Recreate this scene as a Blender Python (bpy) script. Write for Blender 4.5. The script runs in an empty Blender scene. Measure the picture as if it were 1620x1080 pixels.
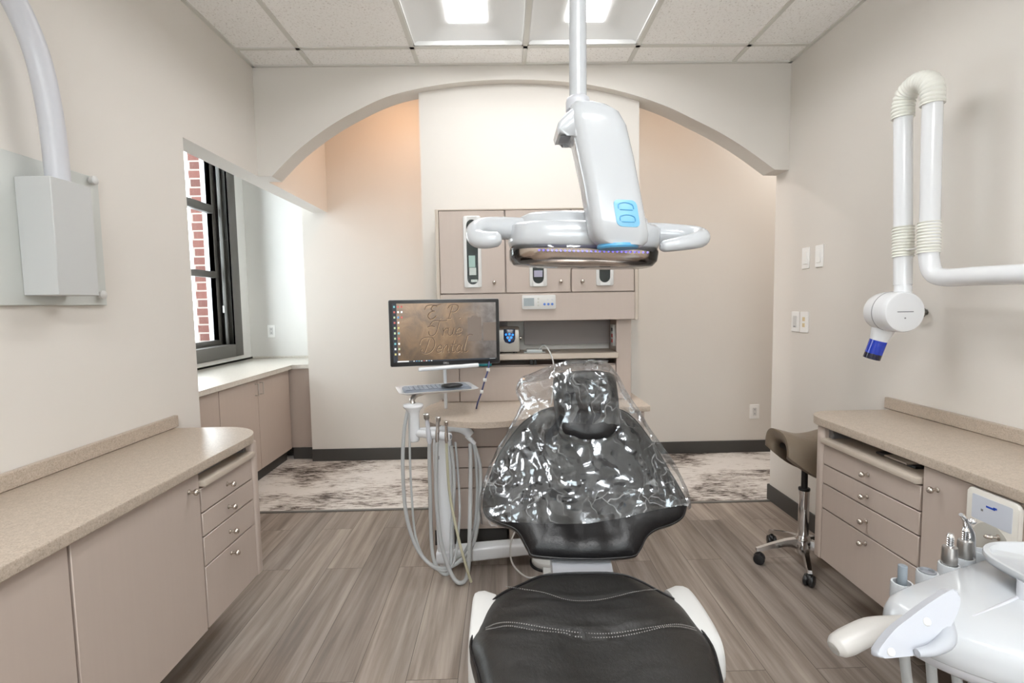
import bpy, bmesh, math, random
from math import pi, sin, cos, radians as rad
from mathutils import Vector as V, Matrix as M, noise

SC = bpy.context.scene
COL = SC.collection
# ------------------------------------------------------------------ camera
PITCH, YAW, ROLL, FPX, CH = -.074, .0165, -.0165, 800.0, 1.297
cam_d = bpy.data.cameras.new('camera'); cam = bpy.data.objects.new('camera', cam_d); COL.objects.link(cam)
fw = V((sin(YAW)*cos(PITCH), cos(YAW)*cos(PITCH), sin(PITCH)))
rt = V((cos(YAW), -sin(YAW), 0)); up = rt.cross(fw)
rt2 = rt*cos(ROLL)+up*sin(ROLL); up2 = up*cos(ROLL)-rt*sin(ROLL)
cam.matrix_world = M(((rt2.x, up2.x, -fw.x, 0), (rt2.y, up2.y, -fw.y, 0), (rt2.z, up2.z, -fw.z, CH), (0, 0, 0, 1)))
cam_d.sensor_fit = 'HORIZONTAL'; cam_d.sensor_width = 36; cam_d.lens = FPX/1620*36
cam_d.clip_start = .02; cam_d.clip_end = 100
SC.camera = cam
# ------------------------------------------------------------------ light and exposure
SC.view_settings.view_transform = 'Standard'; SC.view_settings.look = 'None'
SC.view_settings.gamma = 1; SC.view_settings.use_curve_mapping = False
SC.view_settings.exposure = 1.02
SC.cycles.max_bounces = 10; SC.cycles.diffuse_bounces = 6; SC.cycles.transparent_max_bounces = 16
SC.cycles.sample_clamp_indirect = 6
SC.cycles.caustics_reflective = False; SC.cycles.caustics_refractive = False
W = bpy.data.worlds.new('overcast_sky'); SC.world = W; W.use_nodes = True
bg = W.node_tree.nodes['Background']; bg.inputs[0].default_value = (.90, .95, 1, 1); bg.inputs[1].default_value = 5.4
LENS_STRENGTH = 8.2       # ceiling light lenses
REAR_STRENGTH = 27.5  # fill lights added behind the camera
WARM_W = 2.8              # warm downlights over the corridor

# ------------------------------------------------------------------ materials
def new_mat(name):
    m = bpy.data.materials.new(name); m.use_nodes = True
    nt = m.node_tree; b = nt.nodes['Principled BSDF']
    return m, nt, b
def setc(b, k, v): b.inputs[k].default_value = v
def simple(name, col, rough=.5, metal=0, coat=0, bump=0, bscale=200, spec=.5):
    m, nt, b = new_mat(name)
    setc(b, 'Base Color', (*col, 1)); setc(b, 'Roughness', rough); setc(b, 'Metallic', metal); setc(b, 'Specular IOR Level', spec)
    if coat: setc(b, 'Coat Weight', coat); setc(b, 'Coat Roughness', .08)
    tc = nt.nodes.new('ShaderNodeTexCoord'); n = nt.nodes.new('ShaderNodeTexNoise')
    n.inputs['Scale'].default_value = bscale; nt.links.new(tc.outputs['Object'], n.inputs['Vector'])
    if bump:
        bp = nt.nodes.new('ShaderNodeBump'); bp.inputs['Strength'].default_value = bump; bp.inputs['Distance'].default_value = .002
        nt.links.new(n.outputs[0], bp.inputs['Height']); nt.links.new(bp.outputs[0], b.inputs['Normal'])
    else:
        mr = nt.nodes.new('ShaderNodeMapRange'); mr.inputs['To Min'].default_value = max(rough-.03, 0); mr.inputs['To Max'].default_value = min(rough+.03, 1)
        nt.links.new(n.outputs[0], mr.inputs[0]); nt.links.new(mr.outputs[0], b.inputs['Roughness'])
    return m
def emis(name, col, s):
    m, nt, b = new_mat(name)
    setc(b, 'Base Color', (*col, 1)); setc(b, 'Emission Color', (*col, 1)); setc(b, 'Emission Strength', s)
    return m
def ramp(nt, stops):
    r = nt.nodes.new('ShaderNodeValToRGB'); e = r.color_ramp.elements
    while len(e) < len(stops): e.new(.5)
    for i, (p, c) in enumerate(stops): e[i].position = p; e[i].color = (*c, 1)
    return r
def mapping(nt, scale, coord='Object'):
    tc = nt.nodes.new('ShaderNodeTexCoord'); mp = nt.nodes.new('ShaderNodeMapping'); mp.inputs['Scale'].default_value = scale
    nt.links.new(tc.outputs[coord], mp.inputs['Vector']); return mp
def noise_n(nt, mp, scale, detail=4, rough=.6, dist=0):
    n = nt.nodes.new('ShaderNodeTexNoise'); n.inputs['Scale'].default_value = scale; n.inputs['Detail'].default_value = detail
    n.inputs['Roughness'].default_value = rough; n.inputs['Distortion'].default_value = dist
    nt.links.new(mp.outputs[0], n.inputs['Vector']); return n
def mixc(nt, a, b, f, mode='MIX'):
    x = nt.nodes.new('ShaderNodeMix'); x.data_type = 'RGBA'; x.blend_type = mode
    for s, i in ((a, 6), (b, 7)):
        if hasattr(s, 'default_value') or hasattr(s, 'links'): nt.links.new(s, x.inputs[i])
        else: x.inputs[i].default_value = (*s, 1)
    if hasattr(f, 'links'): nt.links.new(f, x.inputs[0])
    else: x.inputs[0].default_value = f
    return x.outputs[2]

def m_floor():
    m, nt, b = new_mat('wood_plank_vinyl')
    mp = mapping(nt, (1, 1, 1))
    br = nt.nodes.new('ShaderNodeTexBrick')      # planks run along world Y
    rot = nt.nodes.new('ShaderNodeMapping'); rot.inputs['Rotation'].default_value = (0, 0, pi/2); nt.links.new(mp.outputs[0], rot.inputs[0])
    nt.links.new(rot.outputs[0], br.inputs['Vector'])
    br.inputs['Scale'].default_value = 1; br.inputs['Brick Width'].default_value = 1.22; br.inputs['Row Height'].default_value = .18
    br.inputs['Mortar Size'].default_value = .0012; br.inputs['Mortar Smooth'].default_value = .1; br.offset = .37; br.offset_frequency = 2
    br.inputs['Color1'].default_value = (0, 0, 0, 1); br.inputs['Color2'].default_value = (1, 1, 1, 1); br.inputs['Mortar'].default_value = (.5, .5, .5, 1)
    sep = nt.nodes.new('ShaderNodeVectorMath'); sep.operation = 'MULTIPLY_ADD'
    nt.links.new(br.outputs['Color'], sep.inputs[0]); sep.inputs[1].default_value = (3.1, 7.7, 1); nt.links.new(mp.outputs[0], sep.inputs[2])
    st = nt.nodes.new('ShaderNodeMapping'); st.inputs['Scale'].default_value = (26, 1.3, 1); nt.links.new(sep.outputs[0], st.inputs[0])
    n1 = noise_n(nt, st, 1.0, 7, .62, .35)
    st2 = nt.nodes.new('ShaderNodeMapping'); st2.inputs['Scale'].default_value = (8, .55, 1); nt.links.new(sep.outputs[0], st2.inputs[0])
    n2 = noise_n(nt, st2, 1.0, 4, .5, .5)
    r1 = ramp(nt, [(.24, (.155, .128, .109)), (.43, (.262, .218, .187)), (.57, (.355, .303, .266)), (.78, (.455, .40, .36))]); nt.links.new(n1.outputs[0], r1.inputs[0])
    r2 = ramp(nt, [(.3, (.66, .64, .62)), (.7, (1.12, 1.12, 1.12))]); nt.links.new(n2.outputs[0], r2.inputs[0])
    c = mixc(nt, r1.outputs[0], r2.outputs[0], 1, 'MULTIPLY')
    rb = ramp(nt, [(0, (.86, .86, .87)), (1, (1.08, 1.07, 1.05))]); nt.links.new(br.outputs['Color'], rb.inputs[0])
    c = mixc(nt, c, rb.outputs[0], 1, 'MULTIPLY')
    c = mixc(nt, c, (.09, .07, .06), br.outputs['Fac'])
    nt.links.new(c, b.inputs['Base Color'])
    setc(b, 'Roughness', .42)
    bp = nt.nodes.new('ShaderNodeBump'); bp.inputs['Strength'].default_value = .15; bp.inputs['Distance'].default_value = .001
    nt.links.new(n1.outputs[0], bp.inputs['Height']); nt.links.new(bp.outputs[0], b.inputs['Normal'])
    return m
def m_carpet():
    m, nt, b = new_mat('distressed_carpet')
    mp = mapping(nt, (13, 60, 1)); n1 = noise_n(nt, mp, 1, 6, .78, .5)
    mp2 = mapping(nt, (1.7, 3.2, 1)); n2 = noise_n(nt, mp2, 1.0, 3, .6, .5)
    a = nt.nodes.new('ShaderNodeMath'); a.operation = 'MULTIPLY_ADD'; nt.links.new(n2.outputs[0], a.inputs[0]); a.inputs[1].default_value = .9
    nt.links.new(n1.outputs[0], a.inputs[2])
    r = ramp(nt, [(.76, (.055, .048, .043)), (.83, (.17, .145, .13)), (.90, (.43, .39, .36)), (1.0, (.66, .63, .60))])
    nt.links.new(a.outputs[0], r.inputs[0]); nt.links.new(r.outputs[0], b.inputs['Base Color'])
    setc(b, 'Roughness', 1); setc(b, 'Specular IOR Level', .1)
    f = noise_n(nt, mapping(nt, (1, 1, 1)), 400, 2)
    bp = nt.nodes.new('ShaderNodeBump'); bp.inputs['Strength'].default_value = .5; bp.inputs['Distance'].default_value = .003
    nt.links.new(f.outputs[0], bp.inputs['Height']); nt.links.new(bp.outputs[0], b.inputs['Normal'])
    return m
def m_counter(name, base, dark, light, rough=.32):
    m, nt, b = new_mat(name)
    mp = mapping(nt, (1, 1, 1)); n1 = noise_n(nt, mp, 230, 3, .8); n2 = noise_n(nt, mp, 60, 3, .7)
    r = ramp(nt, [(.36, dark), (.47, base), (.56, base), (.68, light)]); nt.links.new(n1.outputs[0], r.inputs[0])
    r2 = ramp(nt, [(.35, (.93, .93, .93)), (.65, (1.05, 1.05, 1.05))]); nt.links.new(n2.outputs[0], r2.inputs[0])
    nt.links.new(mixc(nt, r.outputs[0], r2.outputs[0], 1, 'MULTIPLY'), b.inputs['Base Color'])
    setc(b, 'Roughness', rough)
    return m
def m_laminate():
    m, nt, b = new_mat('laminate_greige')
    n = noise_n(nt, mapping(nt, (60, 60, 2)), 1, 4, .6)
    r = ramp(nt, [(.3, (.478, .400, .352)), (.7, (.492, .413, .363))]); nt.links.new(n.outputs[0], r.inputs[0])
    nt.links.new(r.outputs[0], b.inputs['Base Color']); setc(b, 'Roughness', .42)
    return m
def m_ceiling():
    m, nt, b = new_mat('ceiling_tile_speckled')
    mp = mapping(nt, (1, 1, 1)); n = noise_n(nt, mp, 105, 3, .75)
    r = ramp(nt, [(.30, (.55, .53, .51)), (.40, (.88, .87, .855)), (.5, (.93, .925, .915))]); nt.links.new(n.outputs[0], r.inputs[0])
    nt.links.new(r.outputs[0], b.inputs['Base Color']); setc(b, 'Roughness', .95); setc(b, 'Specular IOR Level', .1)
    return m
def m_wall(name, col):
    m, nt, b = new_mat(name)
    mp = mapping(nt, (1, 1, 1)); n = noise_n(nt, mp, 240, 2)
    n2 = noise_n(nt, mp, 1.2, 2)
    r = ramp(nt, [(.3, tuple(x*.985 for x in col)), (.7, tuple(x*1.015 for x in col))]); nt.links.new(n2.outputs[0], r.inputs[0])
    nt.links.new(r.outputs[0], b.inputs['Base Color']); setc(b, 'Roughness', .75); setc(b, 'Specular IOR Level', .25)
    bp = nt.nodes.new('ShaderNodeBump'); bp.inputs['Strength'].default_value = .08; bp.inputs['Distance'].default_value = .001
    nt.links.new(n.outputs[0], bp.inputs['Height']); nt.links.new(bp.outputs[0], b.inputs['Normal'])
    return m
def m_brick():
    m, nt, b = new_mat('red_brick')
    tc = nt.nodes.new('ShaderNodeTexCoord'); sx = nt.nodes.new('ShaderNodeSeparateXYZ'); nt.links.new(tc.outputs['Object'], sx.inputs[0])
    ad = nt.nodes.new('ShaderNodeMath'); ad.operation = 'ADD'; nt.links.new(sx.outputs[0], ad.inputs[0]); nt.links.new(sx.outputs[1], ad.inputs[1])
    cx = nt.nodes.new('ShaderNodeCombineXYZ'); nt.links.new(ad.outputs[0], cx.inputs[0]); nt.links.new(sx.outputs[2], cx.inputs[1])
    br = nt.nodes.new('ShaderNodeTexBrick'); nt.links.new(cx.outputs[0], br.inputs['Vector'])
    br.inputs['Scale'].default_value = 1; br.inputs['Brick Width'].default_value = .21; br.inputs['Row Height'].default_value = .077; br.inputs['Mortar Size'].default_value = .007
    br.inputs['Color1'].default_value = (.115, .042, .032, 1); br.inputs['Color2'].default_value = (.075, .027, .021, 1); br.inputs['Mortar'].default_value = (.22, .185, .165, 1)
    nt.links.new(br.outputs[0], b.inputs['Base Color']); setc(b, 'Roughness', .9)
    return m
def m_leather(name, col, rough, bump=.25):
    m, nt, b = new_mat(name)
    mp = mapping(nt, (1, 1, 1)); v = nt.nodes.new('ShaderNodeTexVoronoi'); v.inputs['Scale'].default_value = 420; nt.links.new(mp.outputs[0], v.inputs['Vector'])
    n = noise_n(nt, mp, 9, 4, .6)
    bp = nt.nodes.new('ShaderNodeBump'); bp.inputs['Strength'].default_value = bump; bp.inputs['Distance'].default_value = .001
    nt.links.new(v.outputs[0], bp.inputs['Height'])
    bp2 = nt.nodes.new('ShaderNodeBump'); bp2.inputs['Strength'].default_value = .35; bp2.inputs['Distance'].default_value = .012
    nt.links.new(n.outputs[0], bp2.inputs['Height']); nt.links.new(bp.outputs[0], bp2.inputs['Normal']); nt.links.new(bp2.outputs[0], b.inputs['Normal'])
    setc(b, 'Base Color', (*col, 1)); setc(b, 'Roughness', rough); setc(b, 'Specular IOR Level', .38)
    return m
def m_film():
    m = bpy.data.materials.new('clear_plastic_film'); m.use_nodes = True; nt = m.node_tree; nt.nodes.clear(); N = nt.nodes.new; L = nt.links.new
    out = N('ShaderNodeOutputMaterial'); tr = N('ShaderNodeBsdfTransparent'); tr.inputs[0].default_value = (.975, .98, .985, 1)
    gl = N('ShaderNodeBsdfGlossy'); gl.inputs['Roughness'].default_value = .14; gl.inputs[0].default_value = (.9, .95, 1, 1)
    tc = N('ShaderNodeTexCoord')
    nz = N('ShaderNodeTexNoise'); nz.inputs['Scale'].default_value = 7; nz.inputs['Detail'].default_value = 3; L(tc.outputs['Object'], nz.inputs['Vector'])
    def cells(scale, sc, warp, amp):
        w1 = N('ShaderNodeVectorMath'); w1.operation = 'MULTIPLY_ADD'; L(nz.outputs['Color'], w1.inputs[0]); w1.inputs[1].default_value = (warp,)*3; L(tc.outputs['Object'], w1.inputs[2])
        mp = N('ShaderNodeMapping'); mp.inputs['Scale'].default_value = sc; L(w1.outputs[0], mp.inputs[0])
        v = N('ShaderNodeTexVoronoi'); v.inputs['Scale'].default_value = scale; L(mp.outputs[0], v.inputs['Vector'])
        a = N('ShaderNodeVectorMath'); a.operation = 'MULTIPLY_ADD'; L(v.outputs['Color'], a.inputs[0]); a.inputs[1].default_value = (amp,)*3; a.inputs[2].default_value = (-amp/2,)*3
        return a.outputs[0]
    c1 = cells(7, (3.4, .6, .55), .22, 1.5); c2 = cells(13, (.55, 1.8, 2.3), .16, 1.5)
    geo = N('ShaderNodeNewGeometry')
    sz = N('ShaderNodeSeparateXYZ'); L(tc.outputs['Object'], sz.inputs[0])
    hz = N('ShaderNodeMapRange'); hz.interpolation_type = 'SMOOTHSTEP'; hz.inputs['From Min'].default_value = .10; hz.inputs['From Max'].default_value = .24; L(sz.outputs[2], hz.inputs[0])
    s1 = N('ShaderNodeMix'); s1.data_type = 'VECTOR'; L(hz.outputs[0], s1.inputs[0]); L(c2, s1.inputs[4]); L(c1, s1.inputs[5])
    n2 = N('ShaderNodeTexNoise'); n2.inputs['Scale'].default_value = 7; n2.inputs['Detail'].default_value = 3; n2.inputs['Distortion'].default_value = 1.2; L(tc.outputs['Object'], n2.inputs['Vector'])
    am = N('ShaderNodeVectorMath'); am.operation = 'MULTIPLY_ADD'; L(n2.outputs['Color'], am.inputs[0]); am.inputs[1].default_value = (1.0,)*3; am.inputs[2].default_value = (-.5,)*3
    s2 = N('ShaderNodeVectorMath'); s2.operation = 'ADD'; L(s1.outputs[1], s2.inputs[0]); L(am.outputs[0], s2.inputs[1])
    s3 = N('ShaderNodeVectorMath'); s3.operation = 'MULTIPLY_ADD'; L(s2.outputs[0], s3.inputs[0]); s3.inputs[1].default_value = (.55,)*3; L(geo.outputs['Normal'], s3.inputs[2])
    nm = N('ShaderNodeVectorMath'); nm.operation = 'NORMALIZE'; L(s3.outputs[0], nm.inputs[0])
    L(nm.outputs[0], gl.inputs['Normal'])
    lw = N('ShaderNodeLayerWeight'); lw.inputs[0].default_value = .22
    mr = N('ShaderNodeMapRange'); mr.inputs['To Min'].default_value = .10; mr.inputs['To Max'].default_value = .60; L(lw.outputs['Fresnel'], mr.inputs[0])
    m1 = N('ShaderNodeMixShader'); L(mr.outputs[0], m1.inputs[0]); L(tr.outputs[0], m1.inputs[1]); L(gl.outputs[0], m1.inputs[2])
    # whitened creases in the folded film, also painting in its highlight streaks
    w1 = N('ShaderNodeVectorMath'); w1.operation = 'MULTIPLY_ADD'; L(nz.outputs['Color'], w1.inputs[0]); w1.inputs[1].default_value = (.3,)*3; L(tc.outputs['Object'], w1.inputs[2])
    mp = N('ShaderNodeMapping'); mp.inputs['Scale'].default_value = (1.7, .8, .75); L(w1.outputs[0], mp.inputs[0])
    vd = N('ShaderNodeTexVoronoi'); vd.feature = 'DISTANCE_TO_EDGE'; vd.inputs['Scale'].default_value = 8.5; L(mp.outputs[0], vd.inputs['Vector'])
    cr = N('ShaderNodeMapRange'); cr.inputs['From Min'].default_value = .0; cr.inputs['From Max'].default_value = .028; cr.inputs['To Min'].default_value = .30; cr.inputs['To Max'].default_value = .0; L(vd.outputs['Distance'], cr.inputs[0])
    gate = N('ShaderNodeMath'); gate.operation = 'MULTIPLY'; L(cr.outputs[0], gate.inputs[0])
    gr = N('ShaderNodeMapRange'); gr.inputs['From Min'].default_value = .42; gr.inputs['From Max'].default_value = .6; L(nz.outputs[0], gr.inputs[0]); L(gr.outputs[0], gate.inputs[1])
    df = N('ShaderNodeBsdfDiffuse'); df.inputs[0].default_value = (.9, .92, .95, 1)
    m2 = N('ShaderNodeMixShader'); L(gate.outputs[0], m2.inputs[0]); L(m1.outputs[0], m2.inputs[1]); L(df.outputs[0], m2.inputs[2])
    L(m2.outputs[0], out.inputs[0])
    return m
def m_clear(name, tint=(.97, .98, .98), gloss=.12, rough=.03):
    m = bpy.data.materials.new(name); m.use_nodes = True; nt = m.node_tree; nt.nodes.clear()
    out = nt.nodes.new('ShaderNodeOutputMaterial'); tr = nt.nodes.new('ShaderNodeBsdfTransparent'); tr.inputs[0].default_value = (*tint, 1)
    gl = nt.nodes.new('ShaderNodeBsdfGlossy'); gl.inputs['Roughness'].default_value = rough
    lw = nt.nodes.new('ShaderNodeLayerWeight'); lw.inputs[0].default_value = gloss
    m1 = nt.nodes.new('ShaderNodeMixShader'); nt.links.new(lw.outputs['Fresnel'], m1.inputs[0]); nt.links.new(tr.outputs[0], m1.inputs[1]); nt.links.new(gl.outputs[0], m1.inputs[2])
    nt.links.new(m1.outputs[0], out.inputs[0]); return m
def m_screen():
    m, nt, b = new_mat('screen_picture')
    mp = mapping(nt, (1, 1, 1)); n = noise_n(nt, mp, 9, 6, .62, .8)
    r = ramp(nt, [(.3, (.115, .068, .036)), (.45, (.21, .125, .062)), (.58, (.31, .18, .085)), (.72, (.40, .27, .15))]); nt.links.new(n.outputs[0], r.inputs[0])
    sx = nt.nodes.new('ShaderNodeSeparateXYZ'); nt.links.new(mp.outputs[0], sx.inputs[0])
    mr = nt.nodes.new('ShaderNodeMapRange'); mr.interpolation_type = 'SMOOTHSTEP'; mr.inputs['From Min'].default_value = .02; mr.inputs['From Max'].default_value = .24; nt.links.new(sx.outputs[0], mr.inputs[0])
    ng = noise_n(nt, mp, 25, 3, .5); rg = ramp(nt, [(.35, (.15, .13, .12)), (.65, (.25, .225, .21))]); nt.links.new(ng.outputs[0], rg.inputs[0])
    c = mixc(nt, r.outputs[0], rg.outputs[0], mr.outputs[0])
    mz = nt.nodes.new('ShaderNodeMapRange'); mz.inputs['From Min'].default_value = -.15; mz.inputs['From Max'].default_value = .13
    mz.inputs['To Min'].default_value = .30; mz.inputs['To Max'].default_value = .56; nt.links.new(sx.outputs[2], mz.inputs[0])
    nt.links.new(c, b.inputs['Emission Color']); nt.links.new(mz.outputs[0], b.inputs['Emission Strength'])
    setc(b, 'Base Color', (.01, .01, .01, 1)); setc(b, 'Roughness', .25)
    return m

WALL = m_wall('wall_paint_greige', (.700, .668, .628))
WALLW = m_wall('wall_paint_niche', (.70, .69, .67))
CEIL = m_ceiling(); FLOOR = m_floor(); CARPET = m_carpet(); LAM = m_laminate(); BRICK = m_brick()
COUNTER = m_counter('solid_surface_beige', (.475, .40, .328), (.35, .285, .225), (.60, .52, .45), .36)
COUNTW = m_counter('solid_surface_pale', (.62, .585, .53), (.52, .48, .43), (.72, .69, .65), .3)
EDGE = simple('edge_band_beige', (.52, .45, .38), .45)
GRID = simple('ceiling_grid_white', (.66, .655, .62), .5)
BASEB = simple('baseboard_charcoal', (.058, .056, .053), .5, bump=.1)
WINFR = simple('window_frame_bronze', (.105, .10, .092), .42)
DARK = simple('cabinet_shadow_gap', (.05, .043, .038), .8)
WHITE = simple('white_enamel', (.50, .52, .545), .22, coat=.3)
WHITEX = simple('bright_white_enamel', (.74, .755, .78), .22, coat=.3)
WHITEM = simple('white_plastic_matte', (.64, .64, .63), .42)
IVORY = simple('ivory_plastic', (.74, .72, .67), .4)
GREYW = simple('light_grey_enamel', (.55, .56, .60), .3)
REFL = simple('troffer_reflector_white', (.62, .62, .61), .4)
CHROME = simple('chrome', (.78, .78, .79), .12, metal=1)
STEEL = simple('brushed_steel', (.56, .54, .52), .30, metal=1)
NICKEL = simple('satin_nickel', (.62, .57, .52), .24, metal=1)
BLACK = simple('black_plastic', (.012, .012, .013), .38)
LEATHER = m_leather('black_leather', (.010, .0095, .0105), .33)
SEATLEA = m_leather('black_leather_worn', (.017, .016, .015), .38)
TAN = m_leather('taupe_leather', (.215, .170, .125), .38, .15)
TAND = m_leather('brown_leather_underside', (.10, .062, .045), .45, .15)
STITCH = simple('grey_thread', (.26, .25, .245), .8)
FILM = m_film(); SHIELD = m_clear('clear_shield', (.93, .92, .91), .30, .02); GLASS = m_clear('window_glass', (.97, .99, .98), .08)
BLUETR = m_clear('blue_tinted_plastic', (.01, .03, .55), .3, .05)
BLUE = simple('blue_plastic', (.0, .03, .42), .12, coat=.5)
NAVY = simple('navy_plastic', (.003, .004, .03), .2, coat=.5)
SKYB = simple('sky_blue_button', (.20, .48, .70), .35)
SKYB2 = simple('sky_blue_button_dark', (.10, .36, .62), .35)
HOSE = simple('grey_hose_rubber', (.43, .44, .445), .42)
HOSEY = simple('yellowed_hose_rubber', (.46, .44, .32), .45)
KEYB = simple('keyboard_grey', (.20, .22, .26), .5)
LCD = simple('grey_lcd', (.22, .25, .26), .2)
LENS = emis('light_lens', (.965, .978, .985), LENS_STRENGTH); LENSR = emis('rear_fill_lens', (.965, .978, .985), REAR_STRENGTH)
WARM = emis('warm_lamp_glass', (1, .70, .38), 6)
BRONZE = simple('reflector_bronze', (.62, .55, .50), .16, metal=1)
LEDV = emis('violet_led', (.18, .15, .62), .8)
LEDB = emis('blue_display', (.02, .22, .95), .8)
SCREEN = m_screen()
SNOW = simple('snowy_ground', (.85, .87, .9), .9)
INK = simple('label_ink_blue', (.02, .08, .5), .5)
INKG = simple('label_ink_grey', (.22, .23, .25), .5)
RED = simple('red_plastic', (.5, .03, .02), .4)
GREENISH = simple('pale_green_cups', (.42, .55, .52), .5)
LILAC = simple('lilac_carton', (.5, .45, .62), .5)

# ------------------------------------------------------------------ mesh builder
class G:
    def __init__(s): s.b = bmesh.new()
    def _m(s, faces, m):
        for f in faces: f.material_index = m
    def box(s, x0, x1, y0, y1, z0, z1, bev=0, seg=2, m=0, mat=None):
        vs = [s.b.verts.new((x, y, z)) for x in (x0, x1) for y in (y0, y1) for z in (z0, z1)]
        q = [(0, 1, 3, 2), (4, 6, 7, 5), (0, 4, 5, 1), (2, 3, 7, 6), (0, 2, 6, 4), (1, 5, 7, 3)]
        fs = [s.b.faces.new([vs[i] for i in a]) for a in q]
        if mat is not None: bmesh.ops.transform(s.b, matrix=mat, verts=vs)
        if bev:
            es = list({e for f in fs for e in f.edges})
            r = bmesh.ops.bevel(s.b, geom=es, offset=bev, segments=seg, affect='EDGES', profile=.5); fs = list(r['faces'])
            s._m(fs, m)
            for v in list({v for f in fs for v in f.verts}):
                for f in v.link_faces: f.material_index = m
        else: s._m(fs, m)
        return s
    def rings(s, rings, cap=True, closed=True, m=0):
        R = [[s.b.verts.new(p) for p in r] for r in rings]; n = len(R[0]); fs = []
        for a, b in zip(R, R[1:]):
            for i in range(n if closed else n-1):
                j = (i+1) % n
                try: fs.append(s.b.faces.new((a[i], a[j], b[j], b[i])))
                except ValueError: pass
        if cap and closed:
            fs.append(s.b.faces.new(R[0][::-1])); fs.append(s.b.faces.new(R[-1]))
        s._m(fs, m); return s
    def cyl(s, p0, p1, r0, r1=None, seg=24, bev=0, m=0):
        p0, p1 = V(p0), V(p1); r1 = r0 if r1 is None else r1
        d = (p1-p0).normalized(); a = d.orthogonal().normalized(); c = d.cross(a)
        def ring(p, r): return [p+(a*cos(t)+c*sin(t))*r for t in [2*pi*i/seg for i in range(seg)]]
        L = (p1-p0).length
        if bev:
            rr = [(bev*.0, r0-bev), (bev*.3, r0-bev*.3), (bev, r0), (L-bev, r1), (L-bev*.3, r1-bev*.3), (L, r1-bev)]
            return s.rings([ring(p0+d*h, max(r, 1e-4)) for h, r in rr], m=m)
        return s.rings([ring(p0, r0), ring(p1, r1)], m=m)
    def lathe(s, prof, org, axis=(0, 0, 1), seg=28, m=0):
        org = V(org); d = V(axis).normalized(); a = d.orthogonal().normalized(); c = d.cross(a)
        return s.rings([[org+d*h+(a*cos(t)+c*sin(t))*max(r, 1e-4) for t in [2*pi*i/seg for i in range(seg)]] for r, h in prof], m=m)
    def tube(s, pts, r, seg=14, sub=6, m=0, sm=True, flat=None):
        pts = [V(p) for p in pts]
        rs = list(r) if isinstance(r, (list, tuple)) else [r]*len(pts)
        if sm and len(pts) > 2: pts, rs = catm(pts, rs, sub)
        n = len(pts); rings = []; prev = None
        for i, p in enumerate(pts):
            d = (pts[min(i+1, n-1)]-pts[max(i-1, 0)]).normalized()
            if prev is None: a = d.orthogonal().normalized()
            else:
                a = prev-d*prev.dot(d)
                a = a.normalized() if a.length > 1e-6 else d.orthogonal().normalized()
            prev = a; c = d.cross(a)
            rings.append([p+(a*cos(t)+c*sin(t))*rs[i] for t in [2*pi*k/seg for k in range(seg)]])
        return s.rings(rings, m=m)
    def prism(s, poly, vec, bev=0, seg=2, m=0):
        vec = V(vec); a = [s.b.verts.new(V(p)) for p in poly]; c = [s.b.verts.new(V(p)+vec) for p in poly]
        fs = [s.b.faces.new(a[::-1]), s.b.faces.new(c)]; n = len(a)
        for i in range(n): fs.append(s.b.faces.new((a[i], a[(i+1) % n], c[(i+1) % n], c[i])))
        s._m(fs, m)
        if bev:
            es = [e for e in fs[0].edges]+[e for e in fs[1].edges]
            r = bmesh.ops.bevel(s.b, geom=es, offset=bev, segments=seg, affect='EDGES', profile=.5); s._m(r['faces'], m)
        return s
    def ball(s, c, r, seg=18, sc=(1, 1, 1), m=0):
        mt = M.Translation(V(c)) @ M.Diagonal((r*sc[0], r*sc[1], r*sc[2], 1))
        o = bmesh.ops.create_uvsphere(s.b, u_segments=seg, v_segments=seg//2+2, radius=1, matrix=mt)
        s._m({f for v in o['verts'] for f in v.link_faces}, m); return s
def catm(pts, rs=None, sub=6, closed=False):
    n = len(pts); P = []; Rr = []; rs = rs or [0]*n
    rng = range(n) if closed else range(n-1)
    for i in rng:
        g = (lambda k: k % n) if closed else (lambda k: min(max(k, 0), n-1))
        p0, p1, p2, p3 = [V(pts[g(k)]) for k in (i-1, i, i+1, i+2)]
        for k in range(sub):
            t = k/sub
            P.append(.5*((2*p1)+(p2-p0)*t+(2*p0-5*p1+4*p2-p3)*t*t+(-p0+3*p1-3*p2+p3)*t**3))
            Rr.append(rs[g(i)]*(1-t)+rs[g(i+1)]*t)
    if not closed: P.append(V(pts[-1])); Rr.append(rs[-1])
    return P, Rr
def mesh_obj(name, g, mats, parent=None, ang=38, label=None, local=False):
    bm = g.b; bmesh.ops.remove_doubles(bm, verts=bm.verts, dist=1e-6)
    bmesh.ops.recalc_face_normals(bm, faces=bm.faces)
    for f in bm.faces: f.smooth = True
    for e in bm.edges:
        e.smooth = not (len(e.link_faces) == 2 and e.calc_face_angle(0) > rad(ang))
    me = bpy.data.meshes.new(name)
    if parent is None and not local:                         # origin at the base of the thing
        xs = [v.co for v in bm.verts]
        o0 = V(((min(v.x for v in xs)+max(v.x for v in xs))/2, (min(v.y for v in xs)+max(v.y for v in xs))/2, min(v.z for v in xs)))
        bmesh.ops.translate(bm, verts=bm.verts, vec=-o0)
    else: o0 = None
    bm.to_mesh(me); bm.free()
    for m in (mats if isinstance(mats, (list, tuple)) else [mats]): me.materials.append(m)
    o = bpy.data.objects.new(name, me); COL.objects.link(o)
    if o0 is not None: o.location = o0
    if parent is not None:
        o.parent = parent
        if not local: o.matrix_parent_inverse = WM[parent.name].inverted()
        WM[o.name] = WM[parent.name] if local else M.Identity(4)
    else: WM[o.name] = M.Translation(o0) if o0 is not None else M.Identity(4)
    if label: o['label'] = label
    return o
WM = {}
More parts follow.
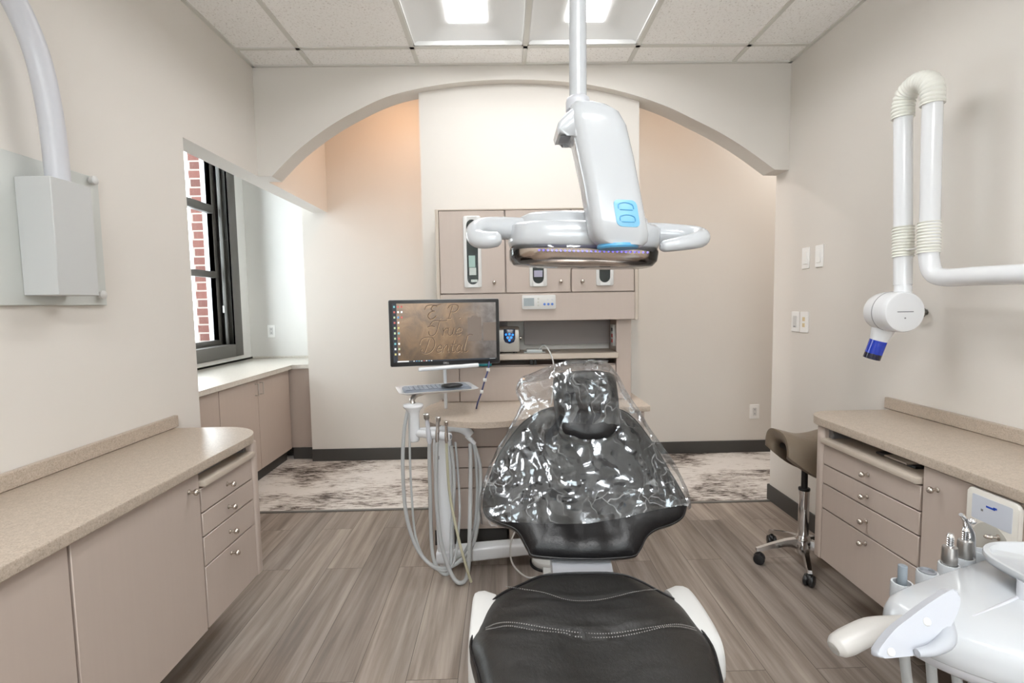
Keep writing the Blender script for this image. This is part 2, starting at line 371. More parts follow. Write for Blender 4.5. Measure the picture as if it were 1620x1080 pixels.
def thing(name, label, cat, loc=(0, 0, 0), rotz=0, group=None):
    o = bpy.data.objects.new(name, None); COL.objects.link(o); o.location = loc; o.rotation_euler = (0, 0, rotz)
    o.empty_display_size = .1
    WM[o.name] = M.Translation(V(loc)) @ M.Rotation(rotz, 4, 'Z')
    return tag(o, label, cat, group)
def tag(o, label, cat, group=None):
    o['label'] = label; o['category'] = cat
    if group: o['group'] = group
    return o
def struct(name, g, mats, parent=None, ang=38):
    o = mesh_obj(name, g, mats, parent, ang, local=parent is None)
    if parent is None: o['kind'] = 'structure'
    return o
def copy_tree(src, mat, **kw):
    """copy a thing with its parts; mat moves the copy in the world"""
    def rec(o, par):
        c = o.copy(); COL.objects.link(c)
        if par is not None: c.parent = par
        for ch in [k for k in COL.objects if k.parent == o]: rec(ch, c)
        return c
    r = rec(src, None)
    r.location = mat @ V(src.location)
    for k, v in kw.items(): r[k] = v
    return r

# ------------------------------------------------------------------ the setting
XL, XR, H, YA, YA2, YS, YB = -1.418, 1.712, 2.683, 3.042, 3.18, 3.154, 4.22
XW, YN, XN, HH, ZS, YE = -2.44, 4.91, -1.63, 3.12, 2.064, 2.347     # window wall, niche back, niche corner, hall height, spring, wall end
Y0 = -2.2
g = G(); g.box(-2.6, XR+.12, Y0-.1, YS, -.08, 0); struct('floor', g, FLOOR)
g = G(); g.box(-2.6, 3.35, YS, YN+.1, -.08, 0); struct('floor_carpet', g, CARPET)
g = G(); g.box(-2.42, XR+.1, YS-.012, YS+.014, 0, .006, .002); struct('trim_1', g, simple('transition_strip', (.15, .145, .135), .5))
g = G()   # ceiling with two openings for the lights
LX = [(-.457, .137), (.153, .747)]; LY = (1.62, 2.826)
RY = (-1.4, -.2)
xs = [XL, LX[0][0], LX[0][1], LX[1][0], LX[1][1], XR]
ys = [Y0, RY[0], RY[1], LY[0], LY[1], YA+.01]
for i in range(5):
    for j in range(5):
        if i in (1, 3) and j in (1, 3): continue
        g.box(xs[i], xs[i+1], ys[j], ys[j+1], H, H+.02)
struct('ceiling', g, CEIL)
g = G()
for k in range(-1, 5):
    x = -1.075+.61*k
    if XL < x < XR: g.box(x-.012, x+.012, Y0, YA, H-.006, H+.001)
for y in (2.838, 1.609, -.19, -1.41):
    g.box(XL, XR, y-.012, y+.012, H-.006, H+.001)
g.box(XL, XL+.02, Y0, YA, H-.008, H); g.box(XR-.02, XR, Y0, YA, H-.008, H); g.box(XL, XR, YA-.02, YA, H-.008, H)
struct('ceiling_grid', g, GRID)
g = G(); g.box(XL-.122, XL, Y0, YE, 0, HH); struct('wall_left', g, WALL)
g = G(); g.box(XL-.122, XL, YE, YB, ZS, HH); struct('wall_left_header', g, WALL)
g = G(); g.box(-2.6, XL-.122, YE-.14, YE, 0, HH); struct('wall_niche_near', g, WALLW)
g = G(); g.box(XR, XR+.12, Y0, YA2, 0, HH); struct('wall_right', g, WALL)
g = G(); g.box(XR+.12, 3.3, YA2-.12, YA2, 0, HH); struct('wall_hall_near', g, WALL)
g = G(); RW = (-.75, 1.05, 1.15, 2.1)
g.box(XL-.122, RW[0], Y0-.1, Y0, 0, HH); g.box(RW[1], XR+.12, Y0-.1, Y0, 0, HH); g.box(RW[0], RW[1], Y0-.1, Y0, 0, RW[2]); g.box(RW[0], RW[1], Y0-.1, Y0, RW[3], HH)
struct('wall_rear', g, WALL)
g = G()
for a, b_ in ((RW[0], RW[0]+.05), (RW[1]-.05, RW[1]), ((RW[0]+RW[1])/2-.03, (RW[0]+RW[1])/2+.03)): g.box(a, b_, Y0-.09, Y0-.03, RW[2], RW[3])
g.box(RW[0], RW[1], Y0-.09, Y0-.03, RW[2], RW[2]+.05); g.box(RW[0], RW[1], Y0-.09, Y0-.03, RW[3]-.05, RW[3])
wr = struct('rear_fill_window', g, WINFR)  # added unseen window, lets sky light in from behind to brighten the room
g = G(); g.box(RW[0]+.04, RW[1]-.04, Y0-.062, Y0-.058, RW[2]+.04, RW[3]-.04); mesh_obj('glass', g, GLASS, wr)
g = G(); g.box(3.2, 3.32, YA2, YB+.1, 0, HH); struct('wall_hall_end', g, WALL)
g = G(); g.box(XN, 3.32, YB, YB+.1, 0, HH); g.box(XN, XN+.1, YB+.1, YN, 0, HH); struct('wall_back', g, WALL)
g = G(); g.box(-2.6, XN+.1, YN, YN+.1, 0, HH); struct('wall_niche_back', g, WALLW)
g = G(); g.box(-2.6, 3.32, YA2-.14, YN+.1, HH, HH+.05); g.box(-2.6, XL-.122, YE-.14, YA2-.14, HH, HH+.05); struct('ceiling_hall', g, simple('hall_ceiling_paint', (.6, .56, .5), .9))
# window wall with opening
WY0, WY1, WZ0, WZ1 = 3.05, 4.66, .955, 2.86
g = G()
g.box(-2.58, XW, YE, WY0, 0, HH); g.box(-2.58, XW, WY1, YN, 0, HH); g.box(-2.58, XW, WY0, WY1, 0, WZ0); g.box(-2.58, XW, WY0, WY1, WZ1, HH)
struct('wall_window', g, WALLW)
g = G(); g.box(-2.80, -2.66, 4.68, 5.6, -.3, 3.3); g.box(-2.80, -2.66, 1.6, 3.03, -.3, 3.3); g.box(-2.80, -2.60, 3.03, 4.68, -.3, .93); struct('wall_exterior', g, BRICK)
g = G(); g.box(-16, -2.82, -6, 16, -.5, -.3); struct('ground', g, SNOW)
# window: casing, jamb, sash bars, glass
g = G()
cw = .115
g.box(XW-.002, XW+.018, WY0-.03, WY0+.06, WZ0-.09, WZ1+.06, .003); g.box(XW-.002, XW+.018, WY1-.055, WY1+.075, WZ0-.09, WZ1+.06, .003)
g.box(XW-.002, XW+.018, WY0+.06, WY1-.055, WZ0-.09, WZ0+.02, .003); g.box(XW-.002, XW+.018, WY0+.06, WY1-.055, WZ1-.02, WZ1+.06, .003)
g.box(-2.58, XW-.002, WY1-.055, WY1, WZ0, WZ1); g.box(-2.58, XW-.002, WY0, WY0+.055, WZ0, WZ1)
g.box(-2.58, XW-.002, WY0+.055, WY1-.055, WZ0, WZ0+.02); g.box(-2.58, XW-.002, WY0+.055, WY1-.055, WZ1-.02, WZ1)
g.box(-2.50, -2.475, WY1-.075, WY1-.055, WZ0+.02, WZ1-.02, .004)
g.box(-2.60, -2.525, 3.78, 3.86, WZ0+.02, WZ1-.02, .004)
win = struct('window_1', g, WINFR)
g = G()
for a, b_ in ((WY0+.055, 3.78), (3.86, WY1-.055)):
    g.box(-2.585, -2.535, a, a+.05, WZ0+.02, WZ1-.02, .004); g.box(-2.585, -2.535, b_-.055, b_, WZ0+.02, WZ1-.02, .004)
    g.box(-2.585, -2.535, a+.05, b_-.055, WZ0+.02, WZ0+.065, .004)
    g.box(-2.585, -2.525, a+.05, b_-.055, 2.13, 2.20, .004); g.box(-2.585, -2.525, a+.05, b_-.055, 1.57, 1.625, .004)
    g.box(-2.585, -2.535, a+.05, b_-.055, WZ1-.07, WZ1-.02, .004)
mesh_obj('sash', g, WINFR, win)
g = G()
for a, b_ in ((WY0+.1, 3.735), (3.905, WY1-.105)): g.box(-2.565, -2.561, a, b_, WZ0+.06, WZ1-.06)
mesh_obj('glass', g, GLASS, win)
g = G(); g.box(-2.66, -2.60, WY1-.02, 4.68, .9, 2.9, .004); g.box(-2.655, -2.60, WY1-.055, WY1-.02, .9, 2.9, .004); mesh_obj('outer_frame', g, WHITEM, win, label='white outer frame strip beside the brick')
g = G(); g.cyl((-2.50, 4.585, 2.6), (-2.50, 4.585, 1.32), .002, seg=8); g.box(-2.508, -2.492, 4.577, 4.593, 1.26, 1.325, .003); mesh_obj('blind_cord', g, WHITEM, win, label='thin cord with white pull')
# pilaster wall
g = G(); g.box(-.478, .834, 3.10, 3.24, 0, HH); struct('wall_center', g, WALL)
# arch wall
ARC = [(-1.337, 2.063), (-1.240, 2.158), (-1.146, 2.237), (-1.0, 2.338), (-.845, 2.423), (-.66, 2.504), (-.464, 2.552), (-.25, 2.582), (-.02, 2.596), (.2, 2.594), (.42, 2.578), (.62, 2.546), (.817, 2.494), (.99, 2.432), (1.15, 2.357), (1.31, 2.276), (1.47, 2.178), (1.628, 2.066)]
P, _ = catm([V((x, YA, z)) for x, z in ARC], None, 5)
poly = [V((XL-.0, YA, ZS))]+[p for p in P]+[V((XR, YA, ZS)), V((XR, YA, HH)), V((XL, YA, HH))]
g = G(); g.prism(poly, (0, YA2-YA, 0)); struct('wall_arch', g, WALL, ang=20)
# baseboards
def bbd(name, *boxes):
    g = G()
    for b_ in boxes: g.box(*b_, .003, 1)
    struct(name, g, BASEB)
bbd('baseboard_right', (XR-.012, XR, Y0, YA2+.012, 0, .103), (XR-.012, XR+.132, YA2, YA2+.012, 0, .103))
bbd('baseboard_left', (XL, XL+.012, Y0, YE, 0, .103))
bbd('baseboard_back', (XN-.0, 3.2, YB-.012, YB, 0, .103), (-1.82, XN, YB+.07, YB+.082, 0, .098))
bbd('baseboard_center', (-.478, .834, 3.088, 3.10, 0, .103), (-.49, -.478, 3.088, 3.24, 0, .103))
bbd('baseboard_hall', (XR+.132, 3.2, YA2, YA2+.012, 0, .103), (3.188, 3.2, YA2+.02, YB-.02, 0, .103))

# ------------------------------------------------------------------ ceiling lights
def troffer(x0, x1, y0, y1, label, group, lens=None):
    t = thing('ceiling_light', label, 'light', ((x0+x1)/2, (y0+y1)/2, H), group=group)
    xc = (x0+x1)/2; lw = .098
    g = G(); N = 8
    def row(s, y_off, z_off):   # cross-section from left edge to lens
        return None
    # reflector: bowl from rectangular rim to the lens edge
    rings = []
    for k in range(N+1):
        u = k/N; a = (1-cos(u*pi/2)); z = H+.002+.075*sin(u*pi/2)
        hx = (x1-x0)/2*(1-u)+lw*u; hy = (y1-y0)/2-.085*u
        rings.append([V((xc-hx, (y0+y1)/2-hy, z)), V((xc+hx, (y0+y1)/2-hy, z)), V((xc+hx, (y0+y1)/2+hy, z)), V((xc-hx, (y0+y1)/2+hy, z))])
    g.rings(rings, cap=False)
    mesh_obj('reflector', g, REFL, t, ang=60)
    g = G(); g.box(xc-lw, xc+lw, y0+.085, y1-.085, H+.070, H+.076, .002, 1); mesh_obj('lens', g, lens or LENS, t)
    g = G(); g.box(x0-.001, x1+.001, y0-.001, y0+.012, H-.003, H+.02); g.box(x0-.001, x1+.001, y1-.012, y1+.001, H-.003, H+.02)
    g.box(x0-.001, x0+.01, y0, y1, H-.003, H+.02); g.box(x1-.01, x1+.001, y0, y1, H-.003, H+.02); g.box(x0, x1, y0, y1, H+.085, H+.10)
    mesh_obj('housing', g, REFL, t)
    return t
troffer(*LX[0], *LY, 'recessed ceiling light nearest the left wall, above the arm of the lamp', 'recessed ceiling lights in the room')
troffer(*LX[1], *LY, 'recessed ceiling light crossed by the white pole of the operatory lamp', 'recessed ceiling lights in the room')
for lx in LX: troffer(*lx, *RY, 'added fill light in the ceiling behind the camera', 'added fill lights behind the camera', LENSR)  # unseen extra pair, added to lift the overall brightness of the room
def downlight(x, y, label, w, col=(1, .56, .31), glass=None):
    t = thing('recessed_downlight', label, 'light', (x, y, HH), group=None)
    g = G(); g.lathe([(.085, 0), (.085, -.006), (.06, -.006), (.055, .0)], (x, y, HH)); mesh_obj('trim_ring', g, WHITEM, t)
    g = G(); g.lathe([(.054, -.001), (.054, -.004)], (x, y, HH)); mesh_obj('lamp_glass', g, glass or WARM, t)
    l = bpy.data.lights.new('downlight_or_fill', 'AREA'); l.shape = 'DISK'; l.size = .1; l.energy = w; l.color = col; l.spread = rad(165)
    o = bpy.data.objects.new('downlight_or_fill', l); COL.objects.link(o); o.location = (0, 0, -.01); o.parent = t
downlight(-.75, 3.72, 'warm recessed downlight over the corridor left of the centre wall', WARM_W)
downlight(1.35, 3.72, 'warm recessed downlight over the corridor right of the centre wall', WARM_W*.28)
COOL = emis('added_fill_glass', (1, .97, .93), 6)  # for two unseen neutral lamps added to brighten the corridor wall
downlight(2.55, 3.72, 'added neutral fill light over the corridor far to the right', 6, (1, .96, .92), COOL)
downlight(.25, 3.75, 'added neutral fill light over the corridor behind the centre wall', 5, (1, .96, .92), COOL)

# ------------------------------------------------------------------ helpers for fittings
def knob(parent, p, axis, r=.0105, name='knob'):
    g = G(); g.lathe([(.0001, 0), (.0085, 0), (.0085, .002), (.0045, .005), (.0042, .014), (.007, .0165), (r, .021), (r*1.02, .025), (r*.8, .030), (r*.35, .0325), (.0001, .033)], p, axis, 20)
    return mesh_obj(name, g, NICKEL, parent)

def side_cabinets(s, xw, xf, top_z, segs, y1, dr, dv, dd, L):
    """s=+1: left run facing +X; s=-1: right run facing -X. dr: drawer unit y-range"""
    zt, zb = top_z-.032, .213
    def X(a, b_): return (min(a, b_), max(a, b_))
    back = xw+s*.002
    # door units
    for (a, b_, has_knob, lab) in segs:
        t = thing('base_cabinet', lab, 'cabinet', ((xw+xf)/2, (a+b_)/2, zb), group=L+' wall-hung cabinet doors')
        g = G(); g.box(*X(back, xf-s*.021), a, b_, zb, zt); mesh_obj('carcass', g, [LAM], t)
        g = G(); g.box(*X(xf-s*.02, xf), a+.0025, b_-.0025, zb, zt-.006, .0015, 1); d = mesh_obj('door', g, LAM, t)
        if has_knob: knob(d, (xf, has_knob, .712), (s, 0, 0))
    a, b_ = dr
    t = thing('drawer_unit', dv, 'cabinet', ((xw+xf)/2, (a+b_)/2, zb))
    g = G(); th = .018
    g.box(*X(back, xf-s*.022), a, a+th, zb, zt); g.box(*X(back, xf-s*.022), b_, b_+th, zb, zt); g.box(*X(back, xf-s*.022), a+th, b_, zb, .70)
    g.box(*X(back, back+s*.02), a+th, b_, .70, zt)
    mesh_obj('carcass', g, LAM, t)
    # rounded end post
    g = G(); g.box(*X(xf-s*.05, xf+s*.004), b_+.0, b_+.043, zb-.006, zt, .012, 3); mesh_obj('end_post', g, LAM, t)
    g = G(); g.box(*X(back, xf-s*.052), b_+.019, b_+.038, zb, zt-.004, .002, 1); d = mesh_obj('end_door', g, LAM, t)
    knob(d, (xf-s*.028, b_+.038, .722), (0, 1, 0))
    g = G(); g.box(*X(xf-s*.022, xf-s*.10), b_-.02, b_, .70, zt, 0); mesh_obj('slide_block', g, simple('slide_grey', (.22, .21, .21), .5), t)
    g = G(); g.box(*X(xw+s*.10, xf+s*.016), a+.004, b_-.003, .706, .727, .003, 2); mesh_obj('pull_out_shelf', g, EDGE, t)
    for z0, z1 in dd:
        g = G(); g.box(*X(xf-s*.02, xf), a+.003, b_-.003, z0+.0025, z1-.0025, .0015, 1); d = mesh_obj('drawer', g, LAM, t)
        zk = (z0+z1)/2 if z1-z0 < .15 else z1-.03
        knob(d, (xf, (a+b_)/2-.012, zk), (s, 0, 0))
    return t

DD = [(.616, .702), (.533, .616), (.430, .533), (.213, .430)]
side_cabinets(1, XL, -1.018, .797, [(.10, .62, .57, 'wall-hung cabinet door nearest the camera on the left'), (.624, 1.152, None, 'left wall cabinet with plain door, cut by the bottom left corner'), (1.155, 1.657, 1.60, 'left wall cabinet with large door and one knob beside the drawers')],
              2.0, (1.66, 2.005), 'greige four-drawer unit with open slot at the end of left counter', DD, 'left')
side_cabinets(-1, XR, 1.312, .807, [(.30, .93, None, 'right wall cabinet out at the near end of the counter'), (.933, 1.534, 1.478, 'right wall cabinet with knob and white towel dispenser plate')],
              2.0, (1.537, 2.027), 'greige four-drawer unit beside the saddle stool, right counter', [(.617, .702), (.537, .617), (.432, .537), (.213, .432)], 'right')
def counter(s, xw, xe, y1, zt, rad_, ysp, label, y0):
    t = thing('worktop', label, 'counter', ((xw+xe)/2, 1, zt-.032))
    def arc(cx, cy, r, a0, a1, n=14): return [V((cx+r*cos(a0+(a1-a0)*i/n), cy+r*sin(a0+(a1-a0)*i/n), 0)) for i in range(n+1)]
    if s > 0: pts = [V((xw, y0, 0)), V((xe, y0, 0))]+arc(xe-rad_, y1-rad_, rad_, 0, pi/2)+[V((xw, y1, 0))]
    else: pts = [V((xw, y0, 0)), V((xw, y1, 0))]+arc(xe+rad_, y1-rad_, rad_, pi/2, pi)+[V((xe, y0, 0))]
    g = G(); g.prism([V((p.x, p.y, zt-.032)) for p in pts], (0, 0, .032), .004, 2); mesh_obj('slab', g, COUNTER, t)
    g = G(); a, b_ = sorted((xw+s*.001, xw+s*.021)); g.box(a, b_, y0, ysp, zt, zt+.05, .003, 1); mesh_obj('backsplash', g, COUNTER, t)
counter(1, XL, -.998, 2.135, .797, .19, 2.16, 'speckled beige worktop with low backsplash along the left wall', .1)
counter(-1, XR, 1.298, 2.17, .807, .13, 2.20, 'speckled beige worktop with low backsplash along the right wall', .3)
# things lying in the open slots
g = G(); g.box(-1.20, -1.06, 1.70, 1.86, .7275, .735, .002); tag(mesh_obj('folder', g, INKG), 'thin grey folder lying in the slot of the left drawer unit', 'folder')
g = G(); g.box(1.36, 1.50, 1.62, 1.80, .7275, .736, .002); tag(mesh_obj('tray', g, BLACK), 'flat black tray lying in the slot of the right drawer unit', 'tray')
g = G(); g.box(1.345, 1.42, 1.64, 1.74, .736, .742, .002); tag(mesh_obj('clipboard', g, EDGE), 'thin tan board on the black tray in the right slot', 'board')

# dispenser plate on right cabinet
t = thing('towel_dispenser', 'white wall plate with arched recess on the right cabinet door', 'dispenser', (1.31, 1.29, .55))
def rrect(cx, cy, hx, hy, r, n=6):
    out = []
    for (sx, sy, a0) in ((1, 1, 0), (-1, 1, pi/2), (-1, -1, pi), (1, -1, 3*pi/2)):
        for i in range(n+1):
            a = a0+pi/2*i/n; out.append((cx+sx*(hx-r)+r*cos(a), cy+sy*(hy-r)+r*sin(a)))
    return out
g = G(); pp = [V((1.299, y, z)) for y, z in rrect(1.295, .65, .072, .118, .014)]
hole = [(1.295+.052*cos(a), .635+.052*sin(a)) for a in [pi*i/16 for i in range(17)]]+[(1.243, .585), (1.347, .585)]
g.prism(pp, (.0115, 0, 0), .004); mesh_obj('plate', g, IVORY, t)
g = G(); g.prism([V((1.2985, y, z)) for y, z in hole], (.0006, 0, 0)); mesh_obj('recess', g, simple('recess_grey', (.50, .49, .45), .6), t)
g = G(); g.prism([V((1.2983, y, z)) for y, z in rrect(1.295, .718, .056, .034, .004)], (.0008, 0, 0)); rp = mesh_obj('label_panel', g, simple('label_pale_blue', (.60, .64, .72), .4), t)
g = G(); g.box(1.2978, 1.2984, 1.285, 1.31, .727, .732); g.box(1.2978, 1.2984, 1.318, 1.324, .712, .718, m=1); g.box(1.2978, 1.2984, 1.28, 1.29, .730, .735); mesh_obj('logo', g, [INK, INKG], rp, label='small blue logo mark')
knob(t, (1.299, 1.272, .66), (-1, .3, 0), .006, 'latch')

# ------------------------------------------------------------------ niche cabinets and counter
t = thing('window_worktop', 'pale L-shaped worktop under the window in the left niche', 'counter', (-2.1, 3.6, .785))
g = G(); zt = .815
pts = [(XW+.001, YE+.01), (-1.795, YE+.01), (-1.795, YB+.055), (XN-.001, YB+.055), (XN-.001, YN-.001), (XW+.001, YN-.001)]
g.prism([V((x, y, zt-.034)) for x, y in pts], (0, 0, .034), .008, 3); mesh_obj('slab', g, COUNTW, t)
g = G(); g.box(XW+.001, XW+.016, YE+.01, YN-.001, zt, zt+.018, .002); g.box(XW+.016, XN-.001, YN-.016, YN-.001, zt, zt+.018, .002); mesh_obj('backsplash', g, COUNTW, t)
ZN = .7805
for (a, b_, hs, lab) in ((2.36, 3.22, (), 'niche cabinet with plain door at near end below the window worktop'), (3.223, 4.275, (3.70, 3.76), 'two-door cabinet with wire pulls under the window worktop')):
    t = thing('base_cabinet', lab, 'cabinet', (-2.1, (a+b_)/2, 0), group='cabinets under the window worktop')
    g = G(); g.box(XW+.002, -1.842, a, b_, .10, ZN); mesh_obj('carcass', g, LAM, t)
    g = G(); g.box(XW+.002, -1.87, a, b_, 0, .10); mesh_obj('toe_kick', g, BASEB, t)
    if hs:
        for (c, d_, yh) in ((a+.002, 3.728, 3.693), (3.732, b_-.001, 3.767)):
            g = G(); g.box(-1.84, -1.822, c, d_, .10, ZN-.008, .0015, 1); dd_ = mesh_obj('door', g, LAM, t)
            g = G(); g.tube([(-1.822, yh, .66), (-1.797, yh, .66), (-1.797, yh, .745), (-1.822, yh, .745)], .004, 10, sm=False); mesh_obj('handle', g, STEEL, dd_)
    else:
        g = G(); g.box(-1.84, -1.822, a, b_-.002, .10, ZN-.008, .0015, 1); mesh_obj('door', g, LAM, t)
g = G(); g.box(-1.838, XN-.001, YB+.083, YB+.10, .098, ZN-.001, .001, 1); tag(mesh_obj('filler_panel', g, LAM), 'narrow laminate filler panel between niche cabinets and back wall', 'panel')

# ------------------------------------------------------------------ wall plates
PLATE = simple('switch_plate_white', (.88, .88, .87), .35)
def plate(p, n, kind, label, group=None, w=.074, h=.118, mat=PLATE):
    """p centre on wall; n = wall normal"""
    p = V(p); n = V(n); side = V((0, 0, 1)).cross(n); upv = V((0, 0, 1))
    t = thing('wall_outlet' if kind == 'outlet' else 'light_switch', label, 'outlet' if kind == 'outlet' else 'switch', p-upv*h/2, group=group)
    def slab(g, cx, cz, hw, hh, d0, d1, r=.004, bev=.0015, m=0):
        g.prism([p+side*(cx+x)+upv*(cz+z)+n*d0 for x, z in rrect(0, 0, hw, hh, r, 3)], n*(d1-d0), bev, 1, m); return g
    g = G(); slab(g, 0, 0, w/2, h/2, .0, .006); mesh_obj('cover_plate', g, mat, t)
    if kind == 'outlet':
        g = G(); slab(g, 0, 0, .017, .034, .006, .0085, .003, .0005); slab(g, 0, .018, .003, .006, .0085, .009, .0005, 0, 1); slab(g, 0, -.018, .003, .006, .0085, .009, .0005, 0, 1); mesh_obj('socket', g, [WHITEM, INKG], t)
    elif kind == 'rocker':
        g = G(); slab(g, 0, 0, .017, .034, .006, .010, .003, .001); mesh_obj('rocker', g, PLATE, t)
    elif kind == 'dimmer':
        g = G(); slab(g, 0, 0, .017, .034, .006, .0085, .003, .001); mesh_obj('slider', g, IVORY if mat is IVORY else WHITEM, t)
        g = G(); slab(g, 0, -.028, .010, .003, .0085, .0095, .001, 0); mesh_obj('button', g, INKG, t)
    elif kind == 'double':
        g = G(); slab(g, 0, .017, .010, .011, .006, .010, .002, .001); slab(g, 0, -.017, .010, .011, .006, .010, .002, .001); mesh_obj('toggle', g, simple('ivory_toggle', (.70, .58, .36), .4), t)
    return t
nx = (-1, 0, 0)
plate((XR, 2.845, 1.527), nx, 'rocker', 'white rocker switch on right wall, left one of the upper pair', 'upper pair of wall switches', .066, .118)
plate((XR, 2.722, 1.527), nx, 'rocker', 'white rocker switch on right wall, nearer the x-ray arm in the upper pair', 'upper pair of wall switches', .066, .118)
plate((XR, 2.93, 1.167), nx, 'dimmer', 'white dimmer switch at far end of the lower pair, right wall', 'lower pair of wall switches')
plate((XR, 2.842, 1.167), nx, 'double', 'white plate with ivory toggles beside the lower dimmer, right wall', 'lower pair of wall switches')
plate((2.126, YB, .350), (0, -1, 0), 'outlet', 'white outlet low on the back wall, right of the dental chair', None, .082, .122)
plate((-2.235, YN, 1.075), (0, -1, 0), 'outlet', 'white outlet on the niche wall above the pale worktop', None, .072, .118)

# ------------------------------------------------------------------ twelve o'clock cabinet against the centre wall
t = thing('hutch_cabinet', 'tall greige dental hutch with three upper doors against centre wall', 'cabinet', (.195, 2.9, 0))
Yf = 2.75
g = G(); g.box(-.345, .728, Yf+.021, 3.098, 1.35, 1.80); mesh_obj('upper_carcass', g, LAM, t)
g = G(); g.box(-.356, -.338, Yf-.002, 3.098, 1.204, 1.806, .002, 1); g.box(.717, .738, Yf-.002, 3.098, 1.200, 1.802, .003, 1); g.box(-.338, .717, Yf-.002, 3.098, 1.800, 1.806); mesh_obj('end_panel', g, EDGE, t)
g = G(); g.box(-.338, .717, Yf, Yf+.02, 1.204, 1.352, .0015, 1); g.box(-.338, .717, Yf+.02, 3.098, 1.225, 1.24); mesh_obj('valance', g, LAM, t)
def slot(xc, z0, z1, r, n=12):
    return [(xc+r*cos(a), z1-r+r*sin(a)) for a in [pi*i/n for i in range(n+1)]]+[(xc+r*cos(a), z0+r+r*sin(a)) for a in [pi+pi*i/n for i in range(n+1)]]
for i, (x0, x1, xc, xk) in enumerate(((-.335, .014, -.1595, -.045), (.021, .367, .193, .314), (.374, .714, .553, .431))):
    g = G(); g.box(x0, x1, Yf, Yf+.02, 1.358, 1.798, .0015, 1); d = mesh_obj('door', g, LAM, t)
    knob(d, (xk, Yf, 1.414), (0, -1, 0))
    sl = slot(xc, 1.405, 1.75, .030, 12); rr = rrect(xc, 1.5785, .047, .190, .008, 6)
    # frame ring around the window slot
    g = G(); n = len(sl)
    def per(poly, k, n):
        pts = [V((x, 0, z)) for x, z in poly]; L = [0]
        for a_, b2 in zip(pts, pts[1:]+pts[:1]): L.append(L[-1]+(b2-a_).length)
        q = k/n*L[-1]
        for j in range(len(pts)):
            if L[j+1] >= q: u = (q-L[j])/max(L[j+1]-L[j], 1e-9); return pts[j].lerp(pts[(j+1) % len(pts)], u)
        return pts[0]
    NN = 64; s_in = []; s_out = []
    for k in range(NN):
        a = 2*pi*k/NN; s_in.append(None)
    cz = 1.5785
    s_in = []; s_out = []
    for k in range(NN):
        a = 2*pi*k/NN; dx, dz = cos(a), sin(a)
        # ray from centre to each outline
        def hit(poly):
            best = None
            for (ax, az), (bx, bz) in zip(poly, poly[1:]+poly[:1]):
                ax -= xc; bx -= xc; az -= cz; bz -= cz
                den = dx*(bz-az)-dz*(bx-ax)
                if abs(den) < 1e-12: continue
                tt = (ax*(bz-az)-az*(bx-ax))/den; uu = (ax*dz-az*dx)/den
                if tt > 0 and -1e-6 <= uu <= 1+1e-6: best = max(best or 0, tt)
            return (xc+dx*best, cz+dz*best)
        s_in.append(hit(sl)); s_out.append(hit(rr))
    # more samples near the tips: use angle warping for tall slot
    A = [math.atan2(sin(2*pi*k/NN)*6, cos(2*pi*k/NN)) for k in range(NN)]
    s_in = []; s_out = []
    for a in A:
        dx, dz = cos(a), sin(a); s_in.append(hit(sl)); s_out.append(hit(rr))
    g.rings([[V((x, Yf-.0005, z)) for x, z in s_out], [V((x, Yf-.009, z)) for x, z in s_out], [V((xc+(x-xc)*.93, Yf-.011, cz+(z-cz)*.985)) for x, z in s_out], [V((x, Yf-.009, z)) for x, z in s_in], [V((x, Yf-.0005, z)) for x, z in s_in]], cap=False)
    fr = mesh_obj('window_frame', g, WHITEM, d, label='white oval-slot window frame')
    g = G(); g.prism([V((x, Yf-.0012, z)) for x, z in s_in], (0, .0006, 0)); mesh_obj('slot_shade', g, [simple('cupboard_interior_shade', (.035, .04, .042), .6), BLACK][i == 2], d)  # dark sheet on the door face stands for shade inside the cupboard
    g = G(); g.prism([V((x, Yf-.0075, z)) for x, z in s_in], (0, .001, 0)); mesh_obj('glass', g, GLASS, fr)
g = G(); g.box(-.335, -.253, 2.82, 2.84, .752, 1.224, .002, 1); g.box(-.335, -.317, 2.84, 3.098, .752, 1.224); mesh_obj('gable', g, LAM, t)
g = G(); g.box(.632, .716, 2.82, 2.84, .752, 1.224, .002, 1); g.box(.65, .716, 2.84, 3.098, .752, 1.224); mesh_obj('gable', g, LAM, t)
g = G(); g.box(-.315, .025, 3.06, 3.075, 1.05, 1.224); g.box(.125, .648, 3.06, 3.075, 1.05, 1.224); mesh_obj('back_panel', g, simple('laminate_mauve_grey', (.28, .245, .235), .5), t)
g = G(); g.box(-.315, .641, 2.795, 3.075, .987, 1.018, .003, 1); mesh_obj('shelf', g, EDGE, t)
g = G(); g.box(-.315, .648, 2.86, 3.09, .935, .95); mesh_obj('cubby_floor', g, LAM, t)
g = G(); g.box(-.25, .629, 2.822, 2.84, .752, .946, .0015, 1); mesh_obj('fold_down_front', g, LAM, t)
# base
g = G(); g.box(-.395, -.377, 2.625, 3.085, .10, .72); g.box(-.377, .01, 2.645, 3.085, .10, .715); g.box(.012, .032, 2.622, 3.085, 0, .72, .001, 1); mesh_obj('base_carcass', g, LAM, t)
for z0, z1 in ((.548, .715), (.437, .548), (.327, .437), (.102, .327)):
    g = G(); g.box(-.376, .010, 2.62, 2.64, z0+.003, z1-.003, .0015, 1); mesh_obj('drawer', g, LAM, t)
g = G(); g.box(-.39, .0, 2.66, 3.0, 0, .10); mesh_obj('toe_kick', g, BASEB, t)
g = G(); g.box(.36, .72, 2.68, 3.0, 0, .1); mesh_obj('toe_kick', g, BASEB, t)
g = G(); g.box(.34, .735, 2.64, 3.085, .10, .718); g.box(.345, .70, 2.62, 2.64, .103, .712, .0015, 1); g.box(.703, .735, 2.618, 2.64, .10, .718, .0015, 1); mesh_obj('right_base', g, LAM, t)
